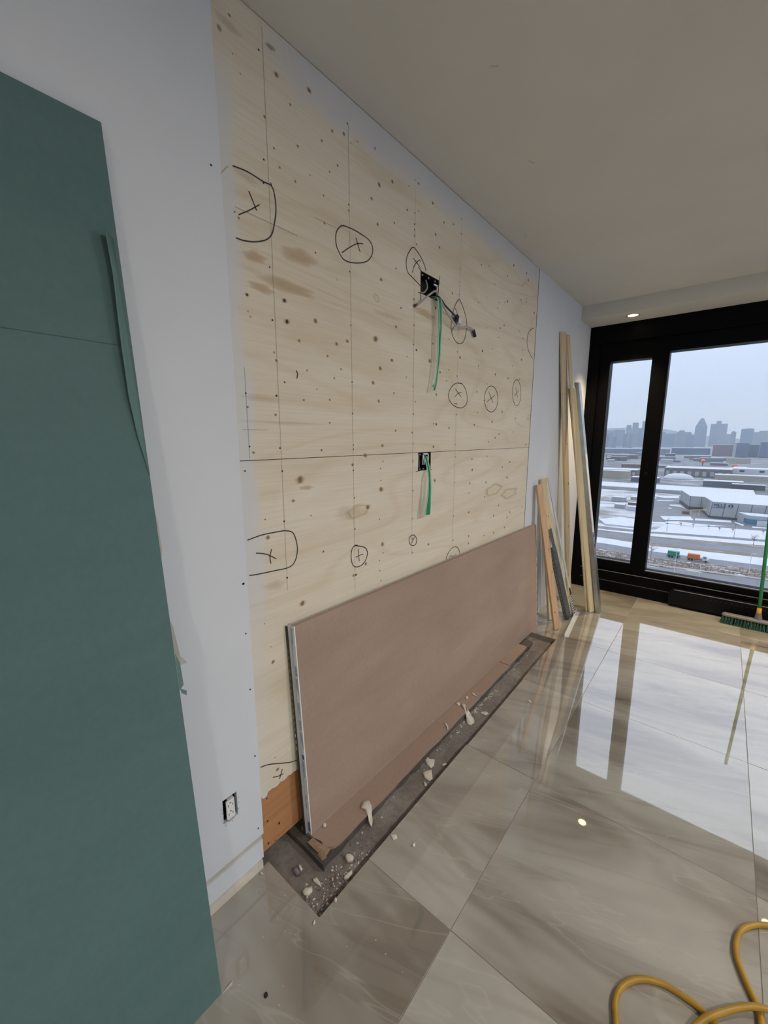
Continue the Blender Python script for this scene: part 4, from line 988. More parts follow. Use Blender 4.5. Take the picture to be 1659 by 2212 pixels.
bB, tapeB, tb2, tt2, nB = lean_board('drywall_sheet', 'grey-backed drywall sheet with black printed end tape behind the brown one',
        (0.029, 0.856, 0.0008), (0.077, 3.255, 0.0008), (0.0105, 3.27, 0.868), (0.0105, 0.828, 0.896), 0.009, M['gypsum'], M['tape_black'], 0.003)
# worn far edge of the brown sheet: chipped paper showing white gypsum
rv = random.Random(21)
ch = []
z = 0.02
while z < 0.84:
    h = rv.uniform(0.015, 0.06)
    f = z / 0.868
    x = 0.098 * (1-f) + 0.031 * f; y = 3.271 * (1-f) + 3.285 * f
    ch.append(box(x - 0.004, x + 0.0012, y - 0.004, y + 0.0015, z, min(z + h, 0.85))); z += h + rv.uniform(0.004, 0.03)
build('chipped_edge', *join(*ch), M['plaster'], bA, kind='stuff')
# print on the tape: runs along the taped end, reading downwards
def tape_text(parent, s, f0, size, mat, name='printed_lettering', vpos=0.25):
    V, F = text_mesh(s, size)
    a = (tb - tt).normalized(); u = nA                # along the edge downwards; across the tape towards the wall
    out = -(Vector((0.049, 3.271, 0)) - Vector((0.049, 0.871, 0))).normalized()
    base = tt + (tb - tt) * f0 + u * (0.019 * vpos) + out * 0.0009
    W = [base + a * v.x + u * (-(v.y) + 0.012 * 1) * 1.0 for v in V]
    build(name, W, F, mat, parent)
def tape_bar(parent, f0, f1, u0, u1, mat, name='printed_block'):
    out = Vector((0, -1, 0)) * 0.0008
    P = lambda f, uu: tt + (tb - tt) * f + nA * (0.019 * uu) + out
    build(name, [P(f0, u0), P(f1, u0), P(f1, u1), P(f0, u1)], [(0, 1, 2, 3)], mat, parent)
tape_text(tapeA, 'Mold Tough', 0.012, 0.0125, M['print_green'])
tape_text(tapeA, 'Mold Tough', 0.80, 0.0125, M['print_green'])
tape_text(tapeA, 'SHEETROCK', 0.625, 0.0135, M['print_blue'])
tape_bar(tapeA, 0.595, 0.618, 0.3, 0.75, M['print_blue'])
for f0, f1 in ((0.18, 0.225), (0.43, 0.475)):
    for k in range(5): tape_bar(tapeA, f0 + (f1-f0)*k/5, f0 + (f1-f0)*(k+.55)/5, 0.2, 0.75, M['print_pale'], 'bar_code_line')
for f0, f1 in ((0.235, 0.31), (0.345, 0.415), (0.485, 0.565)):
    for k in range(4): tape_bar(tapeA, f0, f0 + (f1-f0)*(1 - 0.15*k), 0.22+k*.15, 0.28+k*.15, M['print_pale'], 'small_print_line')
tape_bar(tapeA, 0.935, 0.985, 0.1, 0.8, M['print_pale'])
for k in range(16):
    f0 = 0.10 + k * 0.03
    P = lambda f, uu: tt2 + (tb2 - tt2) * f + nB * (0.009 * uu) + Vector((0, -0.0008, 0))
    build('yellow_print_dash', [P(f0, .25), P(f0 + .017, .35), P(f0 + .018, .6), P(f0, .55)], [(0, 1, 2, 3)], M['yellow_print'] if k < 13 else M['tape'], tapeB)

# flat brown offcuts lying on the screed ledge in the trench
ro = random.Random(4)
def offcut(label, y0, y1, xs, torn):
    n = max(4, int((y1 - y0) / 0.05))
    fr = [(xs + ro.uniform(-.0025, .0025), y0 + (y1-y0) * k / n) for k in range(n + 1)]
    poly = list(fr)
    if torn:
        poly = [(0.135, y0 + 0.012), (0.150, y0 + 0.03)] + fr[1:]
        poly = [(0.06, y0 + 0.002), (0.095, y0 + 0.012), (0.118, y0 + 0.004)] + poly
    poly += [(-0.01, y1)] + [(-0.01, y0)]
    o = build('drywall_offcut', *prism(poly, -0.0128, 0.0), [M['brown_paper']], label=label, cat='drywall offcut')
    return o
offcut('long flat brown drywall offcut under the leaning sheet, torn near corner', 0.868, 2.56, 0.157, True)
offcut('short flat brown drywall offcut at the far end of the trench', 2.568, 2.90, 0.152, False)
# torn kraft paper at the near corner of the offcut
tp = empty('torn_paper', (0.12, 0.865, -0.01), 'crumpled brown kraft paper torn from the near corner of the flat offcut', 'paper')
V = [(0.055, 0.845, -0.006), (0.085, 0.842, -0.002), (0.118, 0.846, -0.010), (0.148, 0.856, -0.012), (0.150, 0.88, 0.0025),
     (0.115, 0.872, 0.004), (0.088, 0.868, 0.003), (0.062, 0.868, 0.0022), (0.105, 0.852, 0.005), (0.132, 0.862, 0.001)]
F = [(0, 1, 6, 7), (1, 8, 5, 6), (1, 2, 8), (2, 3, 9), (8, 2, 9, 5), (9, 3, 4, 5)]
o = build('crumpled_sheet', V, F, M['kraft'], tp)
md = o.modifiers.new('thickness', 'SOLIDIFY'); md.thickness = 0.0008
V = [(0.118, 0.842, -0.012), (0.150, 0.838, -0.0125), (0.158, 0.852, -0.004), (0.140, 0.858, 0.002), (0.120, 0.852, -0.002)]
o = build('folded_corner', V, [(0, 1, 4), (1, 2, 3, 4)], M['kraft'], tp)
md = o.modifiers.new('thickness', 'SOLIDIFY'); md.thickness = 0.0008

# ================================================================== RUBBLE
LBL = {'spoon': 'big spoon-shaped white plaster drip draped over the brown offcut edge', 'drip': 'two-lobed white plaster drip hanging into the middle of the trench',
 'arrow': 'arrow-shaped white plaster chip in the trench, upper of the close pair', 'square': 'square white plaster chip in the trench, lower of the close pair',
 'flake': 'small white plaster flake at the foot of the leaning sheet beside the two-lobed drip', 'sliver': 'curved thin plaster sliver on the edge of the flat offcut',
 'small': 'small oval plaster chip in the trench below the square chip', 'cup': 'cupped white plaster chip in the trench beside reddish crumbs',
 'corner': 'angular pale plaster chip against the tile edge near the trench corner', 'round': 'broad rounded plaster chip near the pointed trench corner',
 'wedge': 'wedge-shaped pale plaster chip in the middle of the trench end', 'oval': 'small white oval chip resting on the dark stone',
 'stone': 'dark grey lump of mortar in the trench near the orange plywood', 'tile1': 'white plaster chip on the floor tile beside the trench',
 'tile2': 'tiny plaster chip alone on the floor tile, right of the white chip', 'pebble': 'rounded white pebble of plaster on the near end of the flat offcut',
 'edge': 'white plaster chip at the tile edge by the trench corner', 'floorsl': 'thin white plaster sliver on the floor before the trench corner',
 'far': 'small plaster chip on the floor tile far along the trench', 'ledge1': 'bent plaster sliver on the far half of the flat offcut',
 'ledge2': 'tiny plaster curl on the far half of the flat offcut', 'base1': 'white plaster crumb on the tile beside the pale base shim',
 'trflat': 'flat pale plaster flake against the tile edge halfway along the trench', 'tr2': 'pale twisted plaster scrap in the trench right of the two-lobed drip'}
HGT = {'spoon': 0.012, 'drip': 0.012, 'cup': 0.018, 'stone': 0.02, 'round': 0.010, 'corner': 0.012}
rc = random.Random(8)
for nm, poly, z in CHIPS:
    h = HGT.get(nm, 0.006)
    n = len(poly)
    cx = sum(p[0] for p in poly) / n; cy = sum(p[1] for p in poly) / n
    P = []
    for k in range(n):                                   # subdivide the outline and roughen it
        a, b_ = poly[k], poly[(k+1) % n]
        P.append(a); P.append(((a[0]+b_[0])/2 + rc.uniform(-.0012, .0012), (a[1]+b_[1])/2 + rc.uniform(-.0012, .0012)))
    n = len(P)
    def zz(x, y):
        if nm == 'spoon': return z + 0.0006 - max(0, x - 0.150) * 1.0
        if nm == 'drip': return max(-0.0395, 0.0006 - max(0, x - 0.145) * 1.1)
        return z + 0.0006
    V = [(x, y, zz(x, y)) for x, y in P]
    V += [(x, y, zz(x, y) + h * rc.uniform(0.45, 0.75)) for x, y in P]
    V += [(cx + (x-cx)*.62, cy + (y-cy)*.62, zz(x, y) + h * rc.uniform(0.8, 1.1)) for x, y in P]
    V.append((cx, cy, zz(cx, cy) + h * (0.55 if nm == 'cup' else 1.05)))
    F = [tuple(range(n-1, -1, -1))]
    for q in range(2):
        for k in range(n): F.append((q*n+k, q*n+(k+1) % n, (q+1)*n+(k+1) % n, (q+1)*n+k))
    for k in range(n): F.append((2*n+k, 2*n+(k+1) % n, 3*n))
    build('mortar_lump' if nm == 'stone' else 'plaster_chip', V, F, M['grey_stone'] if nm == 'stone' else M['plaster'],
          smooth=True, label=LBL[nm], cat='rubble', group='plaster chips in and around the trench')

def crumbs(name, label, spots, mats, seed):
    rr = random.Random(seed); V, F = [], []
    for x, y, z, s in spots:
        b0 = len(V)
        a0 = rr.uniform(0, 6.28); l = rr.uniform(0.6, 1.9)
        for k in range(5):
            a = a0 + k * 1.2566; q = rr.uniform(0.6, 1.2) * s
            dx, dy = q * math.cos(a) * l, q * math.sin(a)
            V.append((x + dx*math.cos(a0) - dy*math.sin(a0), y + dx*math.sin(a0) + dy*math.cos(a0), z))
        for k in range(5):
            v = V[b0 + k]; V.append((x + (v[0]-x)*.7, y + (v[1]-y)*.7, z + s * rr.uniform(.4, 1.0)))
        for k in range(5): F.append((b0+k, b0+(k+1) % 5, b0+5+(k+1) % 5, b0+5+k))
        F.append(tuple(b0 + 5 + k for k in range(5))); F.append(tuple(b0 + 4 - k for k in range(5)))
    build(name, V, F, mats, label=label, cat='rubble', kind='stuff')
rg = random.Random(17)
sp = []
for k in range(260):                                        # thick in the pointed corner
    t = rg.random() ** 1.5
    y = 0.715 + t * 0.32 + rg.uniform(0, .03); x = 0.278 - abs(rg.gauss(0, 0.045)) - t * 0.03
    if y > 0.82 and x < 0.172: x = rg.uniform(0.176, 0.27)
    sp.append((max(x, 0.03), y, TZ, rg.uniform(0.0012, 0.0045)))
crumbs('brown_crumbs', 'dark brown mortar crumbs heaped in the near corner of the trench', sp, M['grey_stone'], 1)
sp = []
for k in range(150):
    y = rg.uniform(0.72, 1.0); x = 0.285 - abs(rg.gauss(0, 0.05))
    if y > 0.82 and x < 0.174: x = rg.uniform(0.178, 0.28)
    sp.append((max(x, 0.05), y, TZ, rg.uniform(0.0012, 0.0042)))
crumbs('pale_crumbs', 'pale plaster crumbs scattered in the near corner of the trench', sp, M['plaster'], 2)
sp = [(rg.gauss(0.225, 0.02), rg.gauss(0.835, 0.03), TZ, rg.uniform(0.002, 0.004)) for k in range(26)]
sp += [(rg.gauss(0.25, 0.012), rg.gauss(0.775, 0.02), TZ, rg.uniform(0.002, 0.004)) for k in range(18)]
crumbs('red_crumbs', 'reddish brick crumbs in the near corner of the trench', sp, M['rust'], 3)
sp = []
for k in range(330):                                        # ragged line along the ledge and dust along the trench
    y = rg.uniform(0.9, 3.1)
    x = 0.166 + abs(rg.gauss(0, 0.010)) if rg.random() < .7 else rg.uniform(0.175, 0.28)
    sp.append((x, y, TZ, rg.uniform(0.001, 0.004)))
crumbs('trench_grit', 'grey-brown grit along the broken ledge inside the trench', sp, M['grey_stone'], 4)
sp = []
for k in range(120):
    y = rg.choice((rg.gauss(1.95, 0.12), rg.gauss(2.15, 0.1), rg.uniform(0.9, 2.9)))
    sp.append((0.168 + abs(rg.gauss(0, 0.012)), y, TZ, rg.uniform(0.0015, 0.005)))
crumbs('ledge_flakes', 'pale flakes along the foot of the broken ledge', sp, M['plaster'], 6)
sp = []
for k in range(60):
    sp.append((rg.uniform(0.12, 0.6), rg.uniform(0.42, 1.3), 0.0004, rg.uniform(0.0006, 0.0018)))
for k in range(25):
    sp.append((rg.uniform(0.3, 1.3), rg.uniform(1.3, 3.2), 0.0004, rg.uniform(0.0006, 0.0016)))
sp = [s for s in sp if not (s[0] < 0.30 and TY0 - .01 < s[1] < TY1 + .01)]
crumbs('floor_specks', 'tiny dust specks scattered on the polished floor tiles', sp, M['plaster'], 5)
build('dark_speck', *cyl((0.317, 0.475), 0.006, 0.005, 0.0004, 0.006, 8), M['screw'], label='single dark speck on the tile before the trench corner', cat='debris')

# ================================================================== TIMBER AND STEEL IN THE CORNER
def plank(name, label, p0, p1, w, width, thick, mat, cat='plank', bev=0.0012):
    r = empty(name, p0, label, cat, 'timber and metal lengths leaning in the window corner')
    p0, p1 = Vector(p0), Vector(p1)
    a, wv, t = frame_of(p0, p1, w)
    # lift so that no corner sinks through the floor
    low = min((wv * (su * width / 2) + t * (sv * thick / 2)).z for su in (-1, 1) for sv in (-1, 1))
    p0 = p0 + a * (-low / a.z + 0.0006)
    build('length', *beam(p0, p1, w, width, thick), mat, r, bevel=bev, seg=1)
    return r, p0, p1, a, wv, t
def wood_knots(r, p0, p1, wv, t, fr, mat='knot_dark', side=1.0, thick=0.02):
    pass
M['knot_dark'] = flat('dark_wood_knot', (0.16, 0.09, 0.04), 0.7)
def knots_on(pl, fs, width, thick, sgn=1):
    r, p0, p1, a, wv, t = pl
    V, F = [], []
    for f, u, s in fs:
        c = p0 + (p1 - p0) * f + wv * (u * width / 2) + t * (sgn * (thick / 2 + 0.0004))
        b0 = len(V)
        for k in range(8):
            g = 2 * math.pi * k / 8; V.append(c + a * (s * 1.3 * math.cos(g)) + wv * (s * .8 * math.sin(g)))
        F.append(tuple(range(b0, b0 + 8)))
    build('knots', V, F, M['knot_dark'], r, kind='stuff')
YDIR = (0.0, 1.0, 0.0)
pA = plank('pine_plank', 'tall pale pine plank leaning flat on the white wall, leftmost of the tall lengths', (0.10, 4.155, 0.0), (0.0135, 3.672, 2.41), (0, 1, 0.2), 0.120, 0.019, M['pine'])
sg = 1 if pA[5].x > 0 else -1
knots_on(pA, [(0.10, -0.5, 0.012), (0.30, 0.3, 0.010), (0.47, 0.6, 0.012), (0.62, 0.4, 0.008), (0.74, -0.1, 0.008), (0.80, -0.2, 0.007)], 0.12, 0.019, sg)
pB = plank('pine_lath', 'tall narrow pine lath leaning from the wall behind the cream moulding', (0.335, 3.905, 0.0), (0.022, 3.775, 2.41), (0.1, 1, 0), 0.060, 0.012, M['pine'])
# cream half-round moulding
mo = empty('wood_moulding', (0.372, 3.915, 0.0), 'cream rounded wood moulding standing between the pine lath and the steel stud', 'moulding', 'timber and metal lengths leaning in the window corner')
prof = [(-0.040, -0.008), (0.040, -0.008), (0.040, 0.002)] + [(0.040 * math.cos(k * math.pi / 10), 0.002 + 0.016 * math.sin(k * math.pi / 10)) for k in range(1, 10)] + [(-0.040, 0.002)]
build('half_round', *extrude_profile((0.372, 3.915, 0.004), (0.068, 3.85, 1.98), (0.45, 0.9, 0.0), [(u, -v) for u, v in prof]), M['moulding'], mo)
# galvanised steel stud: C section with knock-outs
st = empty('steel_stud', (0.42, 3.93, 0.0), 'tall galvanised steel stud, rightmost of the lengths leaning in the corner', 'steel stud', 'timber and metal lengths leaning in the window corner')
t_ = 0.002
Cp = [(0, 0), (0.036, 0), (0.036, 0.072), (0.030, 0.072), (0.030, 0.070), (0.034, 0.070), (0.034, t_), (t_, t_), (t_, 0.070), (0.006, 0.070), (0.006, 0.072), (0, 0.072)]
def stud_pt(u, v, f):
    b0 = Vector((0.402, 3.904, 0.0015)); b1 = Vector((0.075, 3.87, 2.03))
    return b0 + (b1 - b0) * f + Vector((u, v, 0))
n = len(Cp)
V = [stud_pt(u, v, f) for f in (0, 1) for u, v in Cp]
F = [(i, (i+1) % n, n + (i+1) % n, n + i) for i in range(n)] + [tuple(range(n-1, -1, -1)), tuple(range(n, 2*n))]
build('channel', V, F, M['steel'], st)
ks = []
for f in (0.18, 0.30, 0.345, 0.44, 0.62, 0.645):
    c = [stud_pt(0.0362, 0.036 + 0.011 * math.cos(a * math.pi / 5), f + 0.008 * math.sin(a * math.pi / 5)) for a in range(10)]
    ks.append((c, [tuple(range(10))]))
build('knockouts', *join(*ks), M['dark_cavity'], st, kind='stuff')
V = [stud_pt(0.0365, v, f) for f, v in ((0.70, 0.004), (0.70, 0.066), (0.36, 0.066), (0.36, 0.004))]
build('sky_reflection_patch', V, [(0, 1, 2, 3)], M['white_plastic'], st)  # flat white patch painting the sky's reflection on the flange
pC = plank('spruce_batten', 'short pinkish spruce batten leaning nearest to the brown drywall sheet', (0.236, 3.342, 0.0), (0.038, 3.262, 1.197), (0.35, 0.94, 0), 0.066, 0.02, M['pine_pink'])
sg = 1 if pC[5].x > 0 else -1
knots_on(pC, [(0.12, -0.3, 0.007), (0.40, 0.5, 0.006), (0.56, 0.2, 0.006)], 0.066, 0.02, sg)
pD = plank('pine_batten', 'short pale pine batten with nail holes just behind the spruce batten', (0.138, 3.505, 0.0), (0.030, 3.385, 1.232), (0.3, 0.95, 0), 0.075, 0.02, M['pine'])
sg = 1 if pD[5].x > 0 else -1
knots_on(pD, [(0.78, -0.4, 0.005), (0.75, 0.1, 0.005), (0.74, 0.6, 0.006), (0.70, -0.1, 0.005), (0.60, 0.7, 0.007)], 0.075, 0.02, sg)
pE = plank('cream_lath', 'short cream lath behind the perforated steel strip', (0.245, 3.675, 0.0), (0.022, 3.475, 1.10), (0.3, 0.95, 0), 0.055, 0.012, M['pine_pale'])
pF = plank('steel_trim', 'slim pale steel trim with striped foot beside the cream lath', (0.280, 3.70, 0.0), (0.024, 3.515, 1.236), (0.3, 0.95, 0), 0.022, 0.006, M['steel_pale'], 'steel trim', 0.0008)
r, p0, p1, a, wv, t = pF
sg = 1 if t.x > 0 else -1
V, F = [], []
for k in range(9):
    f0 = 0.02 + k * 0.017
    f1 = f0 + 0.008 if k < 8 else 0.21
    b0 = len(V)
    for f, s in ((f0, -1), (f0 + .004, 1), (f1 + .004, 1), (f1, -1)):
        V.append(p0 + (p1 - p0) * f + wv * (s * 0.010) + t * (sg * 0.0036))
    F.append((b0, b0+1, b0+2, b0+3))
build('black_stripes', V, F, M['black_plastic'], r)
# perforated telescoping steel strip (L section, two lengths)
ps = empty('perforated_steel_strip', (0.262, 3.60, 0.0), 'dark perforated steel strip, thinner pale length sliding out at the top', 'steel strip', 'timber and metal lengths leaning in the window corner')
q0, q1 = Vector((0.262, 3.60, 0.006)), Vector((0.085, 3.455, 0.81))
a, wv, t = frame_of(q0, q1, (0.35, 0.94, 0))
sg = 1 if t.x > 0 else -1
qm = q0 + (q1 - q0) * 0.80
low = extrude_profile(q0, qm, (0.35, 0.94, 0), [(-0.028, 0), (0.028, 0), (0.028, sg*0.003), (-0.025, sg*0.003), (-0.025, -sg*0.030), (-0.028, -sg*0.030)])
build('lower_length', *low, M['steel_dark'], ps)
build('upper_length', *extrude_profile(q0 + (q1-q0)*0.77, q1, (0.35, 0.94, 0), [(-0.020, sg*0.0031), (0.020, sg*0.0031), (0.020, sg*0.006), (-0.020, sg*0.006)]), M['steel'], ps)
hs = []
for k in range(34):
    f = 0.03 + k * 0.028
    for s in (-1, 1):
        u = (0.011 if f < 0.8 else 0.009) * s
        c = q0 + (q1 - q0) * (f + (0.012 if s > 0 else 0)) + wv * u + t * (sg * (0.0034 if f < 0.785 else 0.0064))
        hs.append(([c + a * (0.0032 * math.cos(g * math.pi / 3)) + wv * (0.0032 * math.sin(g * math.pi / 3)) for g in range(6)], [tuple(range(6))]))
build('punched_holes', *join(*hs), M['dark_cavity'], ps, kind='stuff')
hs = []
for k in range(16):
    c = q0 + (q1 - q0) * (0.06 + k * 0.045) - wv * 0.0284 - t * (sg * 0.014)
    hs.append(([c + a * (0.004 * math.cos(g * math.pi / 3)) + t * (0.004 * math.sin(g * math.pi / 3)) for g in range(6)], [tuple(range(6))]))
build('bright_holes', *join(*hs), M['plaster'], ps, kind='stuff')
# steel angle lying on the floor
an = empty('steel_angle', (0.30, 3.53, 0.0), 'pale steel angle lying on the tiles at the foot of the battens', 'steel angle')
ap = [(0, 0), (0.030, 0), (0.030, 0.0015), (0.0015, 0.0015), (0.0015, 0.026), (0, 0.026)]
V, F = extrude_profile((0.325, 3.243, 0.0008), (0.262, 3.815, 0.0008), (1, 0.1, 0), ap)
V = [Vector(v) for v in V]
mn = min(v.z for v in V)
if mn < -0.001: V = [Vector((v.x, v.y, 0.0008 + abs(v.z - 0.0008))) for v in V]
build('profile', V, F, M['steel_pale'], an)

# ================================================================== BROOM
br = empty('push_broom', (1.51, 4.385, 0.0), 'green push broom standing upright against the window', 'broom')
BX0, BX1, BYC = 1.278, 1.80, 4.385
hd = []
prof = [(-0.032, 0.066), (-0.030, 0.080), (-0.016, 0.088), (0.016, 0.088), (0.030, 0.080), (0.032, 0.066)]
n = len(prof); V, F = [], []
xsr = [(BX0, 0.35), (BX0 + 0.006, 0.75), (BX0 + 0.02, 1.0), (BX1 - 0.02, 1.0), (BX1 - 0.006, 0.75), (BX1, 0.35)]
for x, s in xsr:
    for v, z in prof: V.append((x, BYC + v * s, 0.066 + (z - 0.066) * s))
for i in range(len(xsr) - 1):
    for k in range(n): F.append((i*n+k, i*n+(k+1) % n, (i+1)*n+(k+1) % n, (i+1)*n+k))
F += [tuple(range(n-1, -1, -1)), tuple(range((len(xsr)-1)*n, len(xsr)*n))]
build('head_block', V, F, M['broom_block'], br, bevel=0.0015, seg=1)
rb = random.Random(31)
V, F = [], []
for i in range(26):
    for j in range(4):
        x = BX0 + 0.014 + i * (BX1 - BX0 - 0.028) / 25; y = BYC - 0.022 + j * 0.0147
        for q in range(9):
            dx, dy = rb.uniform(-.0045, .0045), rb.uniform(-.004, .004)
            sx, sy = dx * 2.1 + (i - 12.5) * 0.0006, (dy + (j - 1.5) * 0.006) * 1.7
            b0 = len(V)
            for (px, py, pz, w) in ((x+dx, y+dy, 0.068, .0011), (x+sx, y+sy, 0.0008, .0014)):
                for k in range(3):
                    g = 2.094 * k; V.append((px + w*math.cos(g), py + w*math.sin(g), pz))
            for k in range(3): F.append((b0+k, b0+(k+1) % 3, b0+3+(k+1) % 3, b0+3+k))
            F.append((b0+5, b0+4, b0+3))
build('bristles', V, F, M['bristle'], br, kind='stuff')
hb, htp = Vector((1.510, 4.388, 0.085)), Vector((1.470, 4.548, 1.405))
def rod(p, q, r0, r1, n=16):
    return tube([p, p + (q - p) * 0.5, q], lambda f: r0 + (r1 - r0) * f, n, 3)
D = htp - hb
build('socket', *rod(hb - Vector((0, 0, 0.01)), hb + D * 0.045, 0.028, 0.017), M['broom_block'], br, smooth=True)
build('collar', *rod(hb + D * 0.040, hb + D * 0.072, 0.0165, 0.0155), M['collar'], br, smooth=True)
build('handle', *rod(hb + D * 0.066, htp, 0.0125, 0.0115), M['broom_green'], br, smooth=True)
build('handle_cap', *rod(htp - D * 0.012, htp + D * 0.004, 0.0125, 0.010), M['broom_block'], br, smooth=True)

# ================================================================== YELLOW HOSE
HR = 0.0082
hz = HR + 0.0006
U = HR * 2 + 0.001                                        # height of a strand that lies over another
pts = [(3.2, 2.2, 0), (2.5, 2.05, 0), (2.0, 1.80, 0), (1.62, 1.665, 0), (1.50, 1.645, 0), (1.427, 1.605, 0), (1.388, 1.574, 0), (1.359, 1.531, 0), (1.347, 1.481, 0), (1.348, 1.431, 0),
       (1.366, 1.376, 0), (1.388, 1.330, 0), (1.396, 1.29, 0), (1.393, 1.24, 0), (1.385, 1.18, 0), (1.37, 1.10, 0), (1.34, 1.00, 0), (1.28, 0.90, 0), (1.19, 0.88, 0), (1.12, 0.94, 0),
       (1.094, 1.044, 0), (1.085, 1.08, 0), (1.087, 1.118, 0), (1.106, 1.160, 0), (1.138, 1.194, 0), (1.181, 1.216, 0), (1.224, 1.222, 0), (1.266, 1.220, 0), (1.31, 1.204, 0), (1.345, 1.178, U * .6),
       (1.385, 1.13, U), (1.43, 1.06, U * .5), (1.44, 0.98, 0), (1.40, 0.93, 0), (1.345, 0.965, U * .8), (1.285, 1.02, 0), (1.245, 1.08, 0), (1.248, 1.14, 0), (1.272, 1.185, U * .7), (1.292, 1.210, U),
       (1.325, 1.253, U * .8), (1.352, 1.283, U * .8), (1.380, 1.306, U), (1.412, 1.322, U), (1.47, 1.34, U * .4), (1.56, 1.36, 0), (1.85, 1.34, 0), (2.3, 1.15, 0), (3.0, 0.8, 0)]
hoA = empty('yellow_hose', (1.10, 1.1, 0), 'yellow rubber hose lying in loose loops on the tiles in the lower right corner', 'hose')
build('tubing', *tube([(x, y, hz + dz) for x, y, dz in pts], HR, 12, 7), M['hose'], hoA, smooth=True)

# ================================================================== THE CITY OUTSIDE
GZ = -62.0
build('ground', [(-2500, 60, GZ - .4), (2500, 60, GZ - .4), (2500, 9000, GZ - .4), (-2500, 9000, GZ - .4)], [(0, 1, 2, 3)], M['city_ground'], kind='structure')
build('ground_snow', [(-400, 90, GZ - .2), (400, 90, GZ - .2), (400, 575, GZ - .2), (-400, 575, GZ - .2)], [(0, 1, 2, 3)], M['snow_ground'], kind='structure')
EDG = {'e0': [(-38.8, 234.9), (-23.1, 236.6), (19.7, 246.0)], 'e1': [(-43.1, 256.9), (-25.1, 254.9), (20.6, 265.7)],
 'e2': [(-46.2, 273.2), (-27.1, 270.5), (22.3, 275.2)], 'e3': [(-49.2, 288.7), (-28.5, 284.8), (23.1, 293.3)],
 'e4': [(-50.0, 292.9), (-29.7, 293.9), (23.6, 301.7)], 'e5': [(-53.2, 309.2), (-31.0, 308.4), (24.9, 317.7)],
 'e6': [(-53.9, 313.1), (-31.3, 313.8), (25.4, 328.0)], 'e7': [(-54.7, 317.2), (-32.2, 322.7), (26.9, 340.2)],
 'e8': [(-56.7, 327.4), (-32.8, 329.5), (27.3, 348.1)]}
def edge_line(k):
    p = EDG[k]
    s = (p[-1][1] - p[-2][1]) / (p[-1][0] - p[-2][0])
    return [(-300, p[0][1])] + p + [(300, p[-1][1] + s * (300 - p[-1][0]) * 0.5)]
def strip(name, lo, hi, mat, z=GZ):
    A = lo if isinstance(lo, list) else edge_line(lo)
    B = hi if isinstance(hi, list) else edge_line(hi)
    V = [(x, y, z) for x, y in A] + [(x, y, z) for x, y in B]
    n = len(A)
    F = [(i, i+1, n+i+1, n+i) for i in range(n-1)]
    return build(name, V, F, mat, kind='structure')
strip('road', [(x, 120) for x, y in edge_line('e0')], 'e0', M['asphalt'])
strip('verge_brush', 'e0', 'e1', M['brush_ground'])
strip('road', 'e1', 'e2', M['asphalt'])
strip('verge_snow', 'e2', 'e3', M['snow'])
strip('verge_grass', 'e3', 'e4', M['verge'])
strip('road', 'e4', 'e5', M['asphalt'])
strip('verge_grass', 'e5', 'e6', M['verge'])
strip('verge_snow', 'e6', 'e7', M['snow'])
strip('road', 'e7', 'e8', M['asphalt'])
fl = [(-25.3, 370.5), (2.7, 375.8), (29.1, 380.9), (300, 430)]
fu = [(-26.5, 379.0), (2.6, 386.0), (29.7, 392.4), (300, 450)]
strip('snow_field', [(-32.8, 329.5), (-10, 336), (27.3, 348.1), (300, 390)], fl, M['snow'])
strip('road', fl, fu, M['asphalt'])
build('car_park', [(-26.5, 379, GZ), (2.6, 386, GZ), (29.7, 392.4, GZ), (300, 450, GZ), (300, 560, GZ), (-52, 560, GZ), (-50, 480, GZ), (-47, 400, GZ), (-36, 372, GZ)], [tuple(range(9))], M['asphalt'], kind='structure')
PLB = ('broad snow bank on the car park below the skip container', 'long thin snow strip on the car park in front of the broad bank', 'long snow strip along the foot of the MELS shed',
       'slanting snow bank between the MELS shed and the glass annex', 'bent snow bank beside the rear studio shed', 'smallest snow spot on the car park left of the bent bank',
       'snow strip at the far edge of the car park', 'thin snow line across the car park under the far strip', 'snow strip before the glass annex')
for P, lb in zip(PATCHES, PLB):
    V, F = prism([tuple(p) for p in P], GZ + 0.05, GZ + 0.35)
    build('snow_patch', V, F, M['snow'], label=lb, cat='snow', group='snow banks on the car park')
build('snow_patch', *prism([(-62, 334), (-44, 336), (-36, 350), (-40, 368), (-58, 372), (-70, 352)], GZ - .1, GZ + 0.8), M['snow'], label='large snow heap by the road, seen through the narrow pane', cat='snow')

